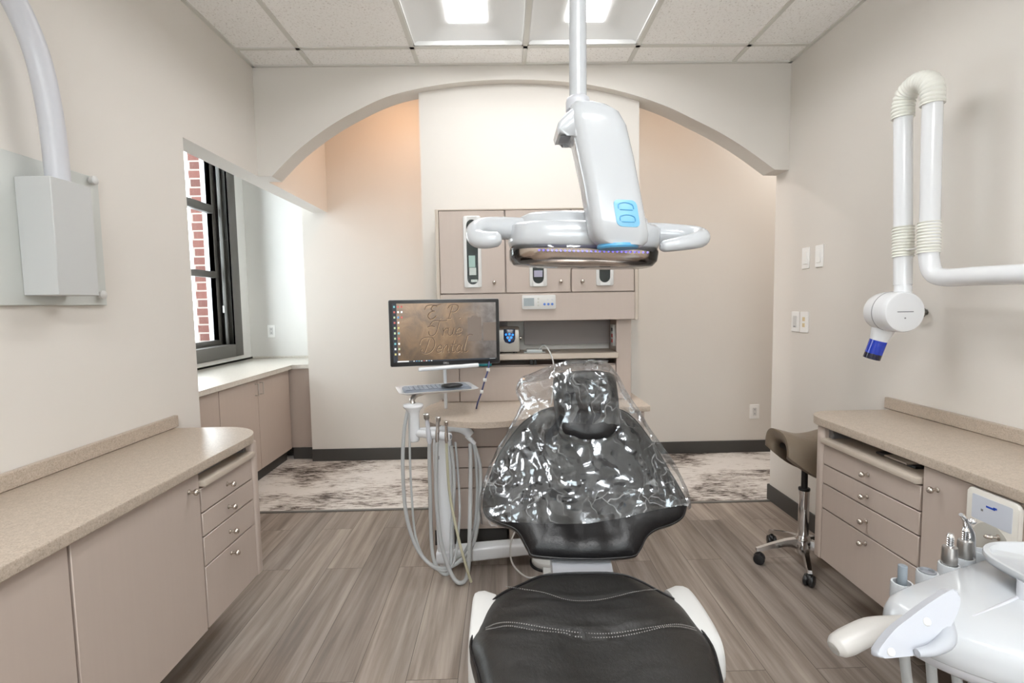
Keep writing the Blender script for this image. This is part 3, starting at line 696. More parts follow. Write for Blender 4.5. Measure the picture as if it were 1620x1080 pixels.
# worktop with round end
t = thing('round_worktop', 'beige worktop with large round end under the monitor', 'desk', (-.09, 2.66, .72))
pts = []
cx, cy, R_ = -.092, 2.655, .335
a0 = math.atan2(3.095-cy if 3.095-cy < R_ else R_, 0)
for i in range(61):
    a = rad(118)+rad(300-118+2)*i/60
    pts.append((cx+R_*cos(a), cy+R_*sin(a)))
a_end = rad(300)
pts = [(-.25, 3.095)]+pts
for i in range(1, 22):
    a = rad(302)+rad(52)*i/21; pts.append((cx+R_*cos(a), cy+R_*sin(a)))
pts += [(.30, 2.605), (.745, 2.605), (.763, 2.612), (.770, 2.63), (.770, 3.095)]
g = G(); g.prism([V((x, y, .722)) for x, y in pts], (0, 0, .028), .003, 2); mesh_obj('slab', g, m_counter('solid_surface_light_beige', (.54, .455, .38), (.44, .36, .29), (.64, .56, .48)), t)

# things in the hutch
t = thing('control_panel', 'white wall control panel with small grey display and buttons on the hutch rail', 'control panel', (.194, Yf, 1.265))
g = G(); g.prism([V((x, Yf-.0005, z)) for x, z in rrect(.194, 1.305, .091, .038, .007)], (0, -.014, 0), .003); mesh_obj('housing', g, WHITEM, t)
g = G(); g.prism([V((x, Yf-.0148, z)) for x, z in rrect(.140, 1.306, .028, .0215, .001)], (0, -.0006, 0)); mesh_obj('display', g, LCD, t)
for k in range(3):
    g = G(); g.lathe([(.0055, 0), (.0055, -.002), (.003, -.0025)], (.191, Yf-.0145, 1.288+.0175*k), (0, 1, 0), 16); mesh_obj('grey_button', g, simple('button_grey', (.52, .52, .48), .5), t)
for k in range(3):
    g = G(); g.lathe([(.0068, 0), (.0068, -.002), (.004, -.0025)], (.224+.021*k, Yf-.0145, 1.293), (0, 1, 0), 16); mesh_obj('blue_button', g, simple('button_blue', (.10, .22, .62), .5), t)
for k in range(2):
    g = G(); g.lathe([(.006, 0), (.006, -.001), (.004, -.0015)], (.245+.021*k, Yf-.0145, 1.318), (0, 1, 0), 16); mesh_obj('white_button', g, simple('button_pale', (.66, .66, .68), .5), t)
t = thing('electric_motor_unit', 'silver tabletop device with blue lit keypad on the hutch shelf', 'device', (.04, 2.93, 1.018))
g = G()
pr = [(2.86, 1.026), (2.852, 1.04), (2.865, 1.15), (2.90, 1.168), (3.02, 1.165), (3.03, 1.03)]
g.prism([V((-.115, y, z)) for y, z in pr], (.205, 0, 0), .007, 3); mesh_obj('case', g, simple('silver_plastic', (.60, .57, .52), .35, metal=.3), t)
g = G(); fz = lambda z: 2.852+(z-1.04)*.118-.002
sh = [(.000, 1.155), (.066, 1.155), (.066, 1.10), (.058, 1.082), (.033, 1.073), (.008, 1.082), (.000, 1.10)]
g.prism([V((x, fz(z), z)) for x, z in sh], (0, -.003, 0), .001); kp = mesh_obj('keypad', g, simple('keypad_navy', (.01, .02, .06), .2), t)
for (x, z) in ((.014, 1.125), (.033, 1.127), (.052, 1.123), (.022, 1.108), (.044, 1.108), (.033, 1.092)):
    g = G(); g.lathe([(.0062, 0), (.0062, -.002), (.003, -.0025)], (x, fz(z)-.003, z), (0, 1, 0), 12); mesh_obj('lit_key', g, LEDB, kp)
g = G(); g.cyl((.09, 2.93, 1.10), (.106, 2.93, 1.10), .009, bev=.002); mesh_obj('side_dial', g, NICKEL, t)
for x in (-.10, .065):
    for y in (2.88, 3.0):
        g = G(); g.lathe([(.012, 0), (.011, .008)], (x, y, 1.0185)); mesh_obj('foot', g, BLACK, t)
t = thing('clear_tray', 'small clear plastic tray with pieces on the hutch shelf', 'tray', (.17, 2.9, 1.018))
g = G(); g.box(.115, .235, 2.86, 2.95, 1.0185, 1.022, .001); g.box(.13, .22, 2.87, 2.94, 1.022, 1.036, .004); mesh_obj('box', g, simple('frosted_plastic', (.62, .66, .66), .25), t)
g = G(); g.lathe([(.028, 0), (.03, .004), (.02, .006)], (.30, 2.93, 1.0185)); tag(mesh_obj('pale_disc', g, simple('pale_lid', (.42, .39, .36), .4)), 'flat pale round lid on the hutch shelf right of the clear tray', 'lid')
g = G(); g.tube([(.205, 2.90, 1.036), (.225, 2.86, 1.06), (.245, 2.80, 1.045), (.268, 2.775, .99), (.276, 2.77, .92), (.268, 2.74, .85), (.25, 2.70, .753), (.24, 2.72, .753)], .0042, 10); tag(mesh_obj('power_cable', g, WHITEM), 'white cable arching off the hutch shelf behind the chair', 'cable')
t = thing('outlet_box', 'white outlet strip with dark sockets at the right end of the hutch shelf', 'outlet', (.63, 2.95, 1.03))
g = G(); g.box(.630, .650, 2.90, 2.97, 1.045, 1.168, .003); mesh_obj('housing', g, WHITEM, t)
for z, mm in ((1.14, BLACK), (1.105, RED), (1.075, RED)):
    g = G(); g.box(.627, .631, 2.905, 2.935, z-.010, z+.010, .001); mesh_obj('socket', g, mm, t)
g = G(); g.box(.35, .53, 2.88, 2.98, .951, .957, .002); g.box(.40, .50, 2.885, 2.96, .957, .962, .002); tag(mesh_obj('white_cards', g, WHITEM), 'flat white cards in the gap under the hutch shelf', 'cards')
g = G(); g.lathe([(.045, 0), (.048, .008), (.046, .014), (.03, .017)], (.56, 2.92, .951)); tag(mesh_obj('white_disc', g, WHITEM), 'low white round disc right of the cards under the hutch shelf', 'disc')
g = G(); g.box(.145, .165, 2.84, 2.86, .951, .986, .003); g.box(.170, .185, 2.84, 2.86, .951, .984, .003); tag(mesh_obj('black_clips', g, BLACK), 'black cable clips under the middle of the hutch shelf', 'clips')
g = G(); g.box(-.20, -.07, 2.83, 2.90, .951, .966, .003); tag(mesh_obj('teal_package', g, simple('teal_card', (.01, .30, .36), .4)), 'teal package poking out below the monitor on the hutch', 'package')
# cupboard contents seen through the slots
def content(name, x0, x1, z0, z1, mat, lab, cat):
    g = G(); g.box(x0, x1, Yf-.0062, Yf-.0016, z0, z1, .001, 1); tag(mesh_obj(name, g, mat), lab, cat)
content('glove_carton', -.178, -.141, 1.455, 1.495, WHITEM, 'white carton behind the glass slot of the left upper door', 'carton')
content('cup_stack', -.180, -.145, 1.497, 1.56, GREENISH, 'pale green cups behind the glass slot of the left upper door', 'cups')
content('folded_cloth', -.170, -.135, 1.418, 1.432, WHITEM, 'folded white cloth at the bottom of the left upper door slot', 'cloth')
content('lilac_carton', .170, .216, 1.440, 1.475, LILAC, 'lilac carton behind the glass slot of the middle upper door', 'carton')

# ------------------------------------------------------------------ monitor
MR = .17; MC = V((-.299, 2.60, 1.158))
t = thing('monitor', 'widescreen monitor on a thin white pole showing brown stone lettering', 'monitor', (MC.x, MC.y, .75), MR)
zc = MC.z-.75; hw, hh = .2785, .167
def rxz(hx, hz, r, y, cz=zc): return [V((x, y, z)) for x, z in rrect(0, cz, hx, hz, r)]
g = G(); g.prism(rxz(hw, hh, .006, -.012), (0, .030, 0), .003); mesh_obj('bezel', g, BLACK, t, local=True)
g = G(); g.prism(rxz(hw+.0022, hh+.0022, .007, -.005), (0, .036, 0), .004); mesh_obj('back_shell', g, simple('silver_grey_plastic', (.50, .50, .50), .4), t, local=True)
g = G(); sw, shh = .262, .148; g.box(-sw, sw, -.0005, 0, -shh, shh)
scr = mesh_obj('screen', g, SCREEN, t, local=True); scr.location = (0, -.0124, zc+.002)
# lettering and icons on the screen, local to the screen
def strokes(g, strokes_, ox, oz, s, r, dx=0, dz=0, m=0, slant=.22):
    for st in strokes_:
        pts = [V((ox+dx+(x+y*slant)*s, -.0006, oz+dz+y*s)) for x, y in st]
        P_, _ = catm(pts, None, 5) if len(pts) > 2 else (pts, None)
        for a, b_ in zip(P_, P_[1:]):
            d = (b_-a); 
            if d.length < 1e-6: continue
            nrm = V((-d.z, 0, d.x)).normalized()*r; ext = d.normalized()*r*.6
            q = [a-ext+nrm, b_+ext+nrm, b_+ext-nrm, a-ext-nrm]
            f = g.b.faces.new([g.b.verts.new(v+V((0, -.0001*m, 0))) for v in q]); f.material_index = m
LET = {
 'E': ([[(.62, .92), (.45, 1.0), (.25, .92), (.22, .72), (.38, .60), (.5, .58)], [(.38, .58), (.12, .45), (.08, .18), (.28, 0), (.52, .06), (.66, .22)], [(-.25, .7), (-.2, .95), (.1, 1.05), (.5, 1.02), (.85, 1.1)]], .9),
 'P': ([[(.2, 0), (.25, .5), (.3, .95)], [(.0, .75), (.1, .98), (.4, 1.05), (.7, .95), (.74, .7), (.55, .5), (.3, .48)], [(.05, 0), (.38, .02)]], .9),
 'T': ([[(-.12, .72), (0, .95), (.3, 1.02), (.65, .97), (.95, 1.02)], [(.45, .98), (.42, .5), (.35, .15), (.15, 0), (-.05, .1), (-.1, .3)], [(-.25, .6), (0, .66), (.22, .6)]], .75),
 'r': ([[(.05, .5), (.12, .25), (.12, 0)], [(.12, .3), (.25, .48), (.38, .46)]], .42),
 'u': ([[(0, .5), (.04, .15), (.15, 0), (.3, .08), (.36, .5)], [(.36, .5), (.36, .1), (.46, 0)]], .52),
 'e': ([[(.04, .24), (.34, .28), (.30, .47), (.14, .48), (.02, .22), (.14, 0), (.36, .08)]], .44),
 'n': ([[(.02, .5), (.04, 0)], [(.05, .3), (.2, .5), (.33, .4), (.34, .1), (.44, 0)]], .5),
 't': ([[(.16, .85), (.12, .15), (.24, 0), (.34, .06)], [(0, .52), (.32, .52)]], .4),
 'a': ([[(.34, .42), (.16, .5), (.02, .22), (.14, 0), (.34, .12)], [(.36, .5), (.34, .12), (.44, 0)]], .5),
 'l': ([[(.12, 1.1), (.08, .15), (.22, 0), (.34, .08)], [(.12, 1.1), (.3, 1.2), (.5, 1.15)]], .4),
 'D': ([[(.28, .95), (.22, .5), (.12, 0)], [(-.3, .6), (-.25, .95), (.1, 1.08), (.5, 1.0), (.72, .6), (.6, .15), (.25, -.05), (-.1, .08), (-.12, .25)]], .9),
 '.': ([[(.1, 0), (.14, .03)]], .25), ' ': ([], .3)}
g = G()
for txt, ox, oz, s in (('E. P.', -.094, .068, .068), ('True', -.080, -.018, .076), ('Dental', -.118, -.104, .074)):
    x = ox
    for ch in txt:
        st, w_ = LET[ch]
        strokes(g, st, x, oz, s, .0024, .0016, -.0016, 0); strokes(g, st, x, oz, s, .0017, 0, 0, 1)
        x += w_*s
mesh_obj('carved_lettering', g, [emis('letter_highlight', (.27, .185, .11), .48), emis('letter_shadow', (.06, .038, .026), .35)], scr, local=True)
g = G()
g.box(-sw, -sw+.021, -.0008, -.0004, -shh, shh, m=0)
g.box(-sw, sw, -.0008, -.0004, -shh, -shh+.0075, m=0)
g.box(-sw+.018, -sw+.075, -.0012, -.0008, -shh+.001, -shh+.0068, m=1)
random.seed(5)
for c in range(3):
    for r_ in range([10, 10, 3][c]):
        x = [-.252, -.233, -.216][c]; z = .132-r_*.0265
        g.box(x-.0042, x+.0042, -.0014, -.0009, z-.005, z+.005, m=random.choice([1, 1, 2, 3, 1, 4, 1, 5, 6] if c else [1, 2, 3, 4, 5, 6]))
for k in range(8): g.box(-.165+k*.0125, -.158+k*.0125, -.0014, -.0009, -shh+.002, -shh+.006, m=[1, 2, 5, 1, 3, 1, 2, 1][k])
g.box(.225, .255, -.0014, -.0009, -shh+.0035, -shh+.0045, m=1)
# distant tower blocks in the wallpaper
g.box(.115, .185, -.0006, -.0003, -.05, .072, m=7); g.box(.135, .165, -.0006, -.0003, .072, .080, m=7); g.box(.195, .262, -.0006, -.0003, -.05, .045, m=7)
mesh_obj('desktop_icons', g, [emis('screen_black', (.008, .01, .014), 1), emis('icon_white', (.5, .5, .5), .6), emis('icon_blue', (.08, .2, .36), .6), emis('icon_red', (.32, .07, .06), .6),
    emis('icon_yellow', (.38, .33, .12), .6), emis('icon_teal', (.1, .28, .30), .6), emis('icon_green', (.30, .36, .22), .6), emis('tower_block_brown', (.12, .095, .078), .40)], scr, local=True)
def text_mesh(txt, size, mat, name, parent, loc, rot, extr=.0002):
    c = bpy.data.curves.new(name, 'FONT'); c.body = txt; c.size = size; c.align_x = 'CENTER'; c.align_y = 'CENTER'; c.extrude = extr
    o = bpy.data.objects.new(name, c); COL.objects.link(o)
    dg = bpy.context.evaluated_depsgraph_get(); dg.update(); me = bpy.data.meshes.new_from_object(o.evaluated_get(dg)); bpy.data.objects.remove(o)
    me.materials.clear(); me.materials.append(mat)
    o = bpy.data.objects.new(name, me); COL.objects.link(o); o.parent = parent; o.location = loc; o.rotation_euler = rot
    return o
text_mesh('DELL', .013, simple('logo_silver', (.6, .6, .6), .3), 'brand_logo', t, (0, -.0125, zc-.157), (pi/2, 0, 0))
g = G(); g.box(-.03, .03, .03, .05, zc-.09, zc+.04, .004); g.cyl((-.004, .055, .0005), (-.004, .055, zc), .0085, bev=.002); mesh_obj('pole', g, WHITEX, t, local=True)
g = G(); g.cyl((-.142, -.03, zc-.184), (.165, -.03, zc-.172), .0105, bev=.004); g.cyl((.0, -.028, zc-.178), (.0, .055, zc-.178), .008); mesh_obj('handle_bar', g, WHITEX, t, local=True, label='white handle rod below the monitor')
g = G(); wp = [(-.078, 2.63, 1.0), (-.083, 2.60, .96), (-.1, 2.58, .91), (-.118, 2.58, .85), (-.14, 2.60, .79), (-.150, 2.63, .752)]
g.tube(wp, .0042, 10); cb = tag(mesh_obj('signal_cable', g, simple('cable_navy', (.05, .06, .16), .4), None), 'dark blue cable with white ties hanging from monitor to round desk', 'cable')
for p_ in (wp[2], wp[3], wp[1]):
    g = G(); g.box(p_[0]-.009, p_[0]+.009, p_[1]-.008, p_[1]+.004, p_[2]-.009, p_[2]+.009, .003); mesh_obj('white_tie', g, WHITEM, cb)

# ------------------------------------------------------------------ assistant's arm with holders
t = thing('assistant_arm', 'white assistant post and arm with holder and keyboard tray left of chair', 'dental unit', (-.31, 2.44, 0))
g = G(); rs = []
for z, xa, xb, d in ((.05, -.345, -.262, .035), (.3, -.350, -.262, .036), (.52, -.354, -.262, .037), (.62, -.355, -.262, .037), (.655, -.352, -.268, .030)):
    xm, hx = (xa+xb)/2, (xb-xa)/2
    rs.append([V((xm+x, 2.44+y, z)) for x, y in rrect(0, 0, hx, d, .022, 6)])
g.rings(rs); mesh_obj('post', g, WHITEX, t)
g = G(); g.box(-.328, -.321, 2.396, 2.402, .555, .572, .001); mesh_obj('indicator', g, INKG, t)
g = G(); rs = []
for x, z0, z1 in ((-.35, .028, .085), (-.30, .022, .094), (-.1, .036, .104), (.12, .05, .112), (.2, .055, .112)):
    rs.append([V((x, 2.44+y+ (x+.3)*.05, (z0+z1)/2+z)) for y, z in rrect(0, 0, .04, (z1-z0)/2, .014, 5)])
g.rings(rs); g.cyl((-.31, 2.44, .0), (-.31, 2.44, .03), .03); mesh_obj('floor_arm', g, WHITEX, t, label='white horizontal arm low above the floor')
g = G(); g.tube([(-.30, 2.44, .64), (-.30, 2.43, .69), (-.26, 2.43, .705), (-.20, 2.44, .69), (-.17, 2.44, .66)], [.028, .026, .022, .026, .024]); g.tube([(-.42, 2.42, .688), (-.36, 2.43, .69), (-.30, 2.43, .69)], .018)
g.cyl((-.19, 2.44, .66), (-.15, 2.44, .615), .013, .010); mesh_obj('swivel_arm', g, WHITEX, t)
g = G(); g.lathe([(.018, .645), (.024, .650), (.027, .67), (.027, .78), (.030, .795), (.046, .812), (.049, .818), (.047, .826), (.030, .830), (.005, .831)], (-.438, 2.40, 0)); mesh_obj('holder_column', g, WHITEX, t)
g = G(); g.cyl((-.43, 2.40, .687), (-.255, 2.30, .69), .0195, bev=.004); g.cyl((-.256, 2.3015, .69), (-.2545, 2.2995, .69), .010, m=1); mesh_obj('holder_bar', g, [WHITEX, INKG], t)
g = G()
tr_c = V((-.345, 2.545, .872)); Rt = M.Rotation(rad(17), 4, 'Z')
def tray_ring(hx, hy, z, r): return [tr_c+(Rt @ V((x, y, 0)))+V((0, 0, z)) for x, y in rrect(0, 0, hx, hy, r, 6)]
g.rings([tray_ring(.16, .085, -.006, .02), tray_ring(.19, .118, .006, .03), tray_ring(.196, .125, .010, .03), tray_ring(.19, .118, .011, .03), tray_ring(.17, .095, .0, .02)]); mesh_obj('keyboard_tray', g, WHITEX, t)
g = G(); g.tube([(-.438, 2.40, .828), (-.445, 2.41, .845), (-.43, 2.44, .862), (-.40, 2.48, .866)], [.012, .013, .012, .010]); g.tube([(-.40, 2.50, .864), (-.33, 2.55, .860), (-.303, 2.60, .85)], .009); mesh_obj('tray_bracket', g, STEEL, t, label='metal bracket under keyboard tray')
# keyboard & mouse
t2 = thing('keyboard', 'slim grey keyboard lying on the white tray under the monitor', 'keyboard', tr_c+V((0, 0, .0015)), rad(17))
g = G(); g.box(-.165, .165, -.075, .065, -.001, .012, .003); mesh_obj('case', g, KEYB, t2, local=True)
g = G()
for r_ in range(5):
    for c in range(14): g.box(-.158+c*.0225, -.158+c*.0225+.0195, -.066+r_*.025, -.066+r_*.025+.021, .0125, .0165, .001, 1)
kk = mesh_obj('keys', g, simple('key_grey', (.25, .28, .33), .5), t2, local=True)
t2 = thing('mouse', 'black computer mouse lying on the right end of the grey keyboard', 'mouse', tr_c+V((.085, -.058, .0181)), rad(10))
g = G(); g.ball((0, 0, .010), 1, 20, (.055, .027, .0115)); mesh_obj('shell', g, BLACK, t2, local=True)
g = G(); g.box(.02, .045, -.0015, .0015, .016, .0205, .001); mesh_obj('scroll_wheel', g, INKG, t2, local=True)
# handpieces and hoses
def handp(name, label, top, bot, r, hose, hr, cap=None, mat=CHROME, hm=HOSE, tipr=None, grp='suction and air handpieces on the assistant arm'):
    t = thing(name, label, 'handpiece', bot, group=grp)
    top, bot = V(top), V(bot); d = top-bot; L = d.length; d.normalize()
    g = G(); g.lathe([(r*.7, 0), (r, L*.1), (r, L*.45), (r*.8, L*.5), (r*.8, L*.8)], bot, d, 18); mesh_obj('body', g, mat, t)
    g = G(); g.lathe([(r*.85, L*.8), (r*1.15, L*.84), (r*1.2, L*.98), (r*.9, L), (.0005, L)], bot, d, 18); mesh_obj('tip', g, cap or STEEL, t)
    g = G(); g.tube([bot]+[V(p) for p in hose], hr, 12, 8); mesh_obj('hose', g, hm, t)
handp('suction_handpiece', 'tall suction handpiece with dark grey tip nearest the white holder column', (-.357, 2.272, .808), (-.348, 2.285, .665), .0115,
      [(-.352, 2.29, .60), (-.356, 2.31, .40), (-.36, 2.33, .20), (-.345, 2.31, .09), (-.30, 2.30, .035), (-.27, 2.31, .06), (-.265, 2.34, .2), (-.25, 2.38, .45), (-.262, 2.40, .62)], .0085, STEEL, GREYW)
handp('saliva_ejector', 'slim chrome handpiece in the middle of the holder bar', (-.302, 2.262, .795), (-.312, 2.27, .675), .010,
      [(-.318, 2.275, .60), (-.325, 2.29, .42), (-.31, 2.29, .20), (-.26, 2.27, .045), (-.215, 2.26, .012), (-.185, 2.27, .06), (-.175, 2.31, .25), (-.17, 2.37, .48), (-.172, 2.43, .62)], .0095)
handp('air_syringe', 'short brass-toned handpiece at the front end of the holder bar', (-.266, 2.255, .775), (-.268, 2.262, .672), .008,
      [(-.268, 2.268, .60), (-.262, 2.29, .42), (-.225, 2.27, .22), (-.187, 2.25, .08), (-.170, 2.25, .02)], .0065, NICKEL, NICKEL, HOSEY)
g = G(); g.tube([(-.463, 2.39, .80), (-.482, 2.38, .70), (-.49, 2.36, .52), (-.475, 2.34, .30), (-.42, 2.32, .14), (-.33, 2.30, .065), (-.24, 2.33, .07), (-.16, 2.36, .16), (-.13, 2.38, .35), (-.125, 2.42, .50), (-.15, 2.44, .60), (-.165, 2.44, .64)], .0088, 12, 8)
tag(mesh_obj('vacuum_hose', g, HOSE), 'thick grey hose looping widest from the holder column down and right', 'hose', 'hoses looping under the assistant arm')
g = G(); g.tube([(-.452, 2.38, .79), (-.458, 2.38, .60), (-.452, 2.36, .40), (-.435, 2.34, .20), (-.38, 2.31, .09), (-.30, 2.29, .055), (-.25, 2.30, .10), (-.225, 2.35, .30), (-.235, 2.41, .52), (-.245, 2.43, .63)], .0055, 10, 8)
tag(mesh_obj('vacuum_hose', g, HOSE), 'thinner grey hose looping inside the widest one on the left', 'hose', 'hoses looping under the assistant arm')
g = G(); g.tube([(-.165, 2.44, .63), (-.148, 2.43, .56), (-.142, 2.41, .40), (-.158, 2.39, .22), (-.21, 2.37, .10), (-.28, 2.37, .065)], .0072, 10, 8)
tag(mesh_obj('vacuum_hose', g, HOSE), 'grey hose dropping from the swivel right of the white post', 'hose', 'hoses looping under the assistant arm')
g = G(); g.tube([(.075, 2.30, .30), (.02, 2.28, .20), (.02, 2.27, .10), (.08, 2.27, .03), (.14, 2.28, .02), (.2, 2.3, .03)], .004, 10)
tag(mesh_obj('floor_cable', g, WHITEM), 'thin white cord curling under the backrest near the floor', 'cord')

# ------------------------------------------------------------------ dental chair
CHX = .245
t = thing('dental_chair', 'black leather dental chair with plastic-covered backrest in the middle of the room', 'dental chair', (CHX, 1.6, 0))
chair = t
BO = V((0, 1.52, .5)); BW = V((0, .6, .8)); BN = V((0, -.8, .6))
def bp_(u, w, n=0): return BO+V((u, 0, 0))+BW*w+BN*n
def pad(g, outline, fr, depth, thick, hfun, sub=5, rings=26, m=0, ctr=None):
    """upholstered pad: outline list (u,w); fr(u,w,n) maps to world; front bulge hfun(u,w,s)"""
    P_, _ = catm([V((u, w, 0)) for u, w in outline], None, sub, closed=True)
    c = V((*ctr, 0)) if ctr else V((sum(p.x for p in P_)/len(P_), sum(p.y for p in P_)/len(P_), 0))
    R = []
    def ring(s, nf): return [fr(*( (c+(p-c)*s).xy ), nf((c+(p-c)*s).x, (c+(p-c)*s).y, s)) for p in P_]
    R.append(ring(.02, lambda u, w, s: -thick)); R.append(ring(.6, lambda u, w, s: -thick)); R.append(ring(.93, lambda u, w, s: -thick))
    R.append(ring(.985, lambda u, w, s: -thick*.8)); R.append(ring(1.0, lambda u, w, s: -thick*.4)); R.append(ring(1.0, lambda u, w, s: -thick*.15))
    for k in range(rings+1):
        s = 1-(k/rings)**1.35*.985
        e = 1-s
        R.append(ring(s if k else .998, lambda u, w, s_: (depth*(1-math.exp(-e/.09)))+hfun(u, w, s_)))
    g.rings(R, m=m)
BACK = [(.087, .008), (.064, .028), (.04, .073), (.016, .096), (-.033, .115), (-.071, .14), (-.080, .19), (-.060, .26), (-.031, .335), (.01, .40), (.068, .468), (.15, .515), (.24, .525), (.33, .52),
        (.42, .508), (.475, .461), (.53, .355), (.562, .27), (.587, .205), (.597, .163), (.577, .119), (.535, .096), (.483, .081), (.447, .058), (.416, .016), (.383, -.001), (.24, -.004)]
def hback(u, w, s):
    e = 1-s; f = min(1, e*3)
    x = u-.25
    cup = -.020*math.exp(-(x/.15)**2)*min(1, e*2)
    wr = .010*sin(58*x+8*w+3*noise.noise(V((u*3, w*3, 1))))*math.exp(-(x/.15)**2)*max(0, 1-w/.22) if w < .22 else 0
    n2 = .005*noise.noise(V((u*13, w*7, 3)))
    return (cup+wr+n2)*f
g = G(); pad(g, BACK, bp_, .035, .05, hback, rings=34); mesh_obj('backrest', g, LEATHER, chair, ang=60)
# piping along the rim
P_, _ = catm([bp_(CHX+.007+(u-CHX-.007)*.985, .26+(w-.26)*.985, .004) for u, w in BACK], None, 4, closed=True); P_.append(P_[0])
g = G(); g.tube(P_, .0035, 8, sm=False); mesh_obj('backrest_piping', g, LEATHER, chair)
HEAD = [(.175, .445), (.165, .52), (.162, .60), (.172, .655), (.21, .672), (.29, .678), (.37, .672), (.412, .655), (.420, .60), (.416, .52), (.405, .445), (.35, .415), (.29, .408), (.22, .42)]
def hp_(u, w, n=0): return bp_(.292+(u-.292)*.90, w-.042, n+.048+.02*sin((w-.41)*8))
def hhead(u, w, s): return .012*math.exp(-((w-.60)/.05)**2)*min(1, (1-s)*4)-.010*math.exp(-((w-.535)/.02)**2)*min(1, (1-s)*4)+.004*noise.noise(V((u*15, w*15, 7)))
g = G(); pad(g, HEAD, hp_, .028, .05, hhead, rings=24); mesh_obj('headrest', g, LEATHER, chair, ang=60)
g = G(); g.box(.21, .37, 1.86, 1.90, .80, .96, .01); mesh_obj('headrest_bracket', g, GREYW, chair)
SEAT = [(.10, 1.478), (.165, 1.489), (.24, 1.490), (.32, 1.484), (.376, 1.455), (.43, 1.385), (.472, 1.32), (.482, 1.235), (.488, 1.145), (.470, 1.06), (.452, .98), (.44, .80), (.43, .62), (.40, .56), (.245, .545), (.03, .56), (-.02, .62), (-.045, .80), (-.058, .98), (-.075, 1.08), (-.096, 1.165), (-.086, 1.24), (-.062, 1.325), (-.022, 1.388), (.035, 1.432)]
def sp_(u, w, n=0): return V((u, w, .468+n))
def hseat(u, w, s):
    x = u-.2; f = min(1, (1-s)*4)
    d = -.012*math.exp(-(x/.13)**2)*(1 if w < 1.17 else .3)
    d += .012*math.exp(-((w-1.40)/.06)**2)*math.exp(-(x/.14)**2)*-1
    d += -.006*math.exp(-((w-(1.175+.12*x*x*4))/.008)**2)
    d += -.005*math.exp(-((w-(1.317+.25*x*x*4*.6))/.010)**2)
    d += .0035*noise.noise(V((u*9, w*22, 2)))*(1 if w > 1.18 else .3)
    d += .005*noise.noise(V((u*6, w*3, 5)))
    return d*f
g = G(); pad(g, SEAT, sp_, .034, .055, hseat, rings=60, ctr=(.2, .93)); mesh_obj('seat_cushion', g, SEATLEA, chair, ang=60)
P_, _ = catm([V((.2+(u-.2)*.99, 1.02+(w-1.02)*.99, .474)) for u, w in SEAT], None, 4, closed=True); P_.append(P_[0])
g = G(); g.tube(P_, .0036, 8, sm=False); mesh_obj('seat_piping', g, LEATHER, chair)
def seam(pts, off):
    out = []
    P_, _ = catm([V((x, y+off, 0)) for x, y in pts], None, 8)
    for p in P_:
        x = p.x-.2
        sx = min(1, max(0, (1-abs(x)/.295)))
        out.append(V((p.x, p.y, .468+.034*(1-math.exp(-sx/.09))+hseat(p.x, p.y, 1-sx)+.001)))
    return out
g = G()
S1 = [(-.058, 1.208), (-.007, 1.213), (.086, 1.189), (.193, 1.175), (.301, 1.173), (.398, 1.186), (.459, 1.181)]
for off in (0, -.010):
    P_ = seam(S1, off)
    for a, b_ in zip(P_, P_[1:]):
        k = 2
        for i in range(k):
            p0 = a.lerp(b_, i/k+.08); p1 = a.lerp(b_, (i+.62)/k); g.tube([p0, p1], .0014, 6, sm=False)
mesh_obj('stitching', g, STITCH, chair, label='double seam of grey thread across the seat')
g = G()
P_ = seam([(-.007, 1.378), (.081, 1.349), (.165, 1.318), (.251, 1.314), (.343, 1.337), (.418, 1.352)], 0)
for a, b_ in zip(P_, P_[1:]):
    for i in range(2): g.tube([a.lerp(b_, i/2+.08), a.lerp(b_, (i+.62)/2)], .0012, 6, sm=False)
st = mesh_obj('stitching', g, STITCH, chair, label='single curved seam near the back of the seat')
# armrest shells either side
for s in (-1, 1):
    g = G(); x0 = .195+s*.268
    pts = [(1.15, .37), (1.135, .42), (1.155, .465), (1.22, .482), (1.33, .484), (1.41, .47), (1.44, .43), (1.40, .375), (1.27, .36)]
    P2, _ = catm([V((0, y, z)) for y, z in pts], None, 4, closed=True)
    co = V((0, 1.29, .42)); rs = []
    for q, sc_ in ((-.05, .9), (-.02, 1.0), (-.004, .985), (.005, .94), (.009, .85), (.011, .5), (.011, .02)):
        rs.append([V((.212+s*(.302+q*1.1), co.y+(p.y-co.y)*sc_, co.z+(p.z-co.z)*sc_)) for p in P2])
    g.rings(rs); mesh_obj('side_shell', g, WHITEM, chair, label='off-white side shell of the seat')
g = G(); g.box(.0, .40, .75, 1.42, .30, .412, .03, 4); g.box(.06, .36, 1.0, 1.46, .22, .32, .03, 4); mesh_obj('seat_frame', g, GREYW, chair)
g = G(); g.prism([V((x, 1.50, .40)) for x in ()] or [V((.14, 1.44, .40)), V((.33, 1.44, .40)), V((.33, 1.56, .45)), V((.14, 1.56, .45))], (0, 0, .03), .004); g.prism([V((.14, 1.56, .44)), V((.33, 1.56, .44)), V((.33, 1.86, .80)), V((.14, 1.86, .80))], (0, .03, -.02), .004); mesh_obj('back_bracket', g, GREYW, chair, label='pale bracket joining seat and backrest')
g = G(); rs = []
for y, z, hx in ((1.25, .30, .11), (1.5, .22, .10), (1.85, .12, .10), (2.1, .07, .11)): rs.append([V((.235+x, y, z+zz)) for x, zz in rrect(0, 0, hx, .055, .02, 5)])
g.rings(rs); mesh_obj('lift_arm', g, GREYW, chair)
g = G(); g.prism([V((x, y, 0)) for x, y in rrect(.27, 1.6, .155, .62, .14, 10)], (0, 0, .028), .01, 3); g.box(.17, .33, 2.1, 2.4, 0, .022, .004); g.cyl((.205, 2.44, 0), (.205, 2.44, .038), .085, bev=.012, seg=40); mesh_obj('base_plate', g, WHITEM, chair)
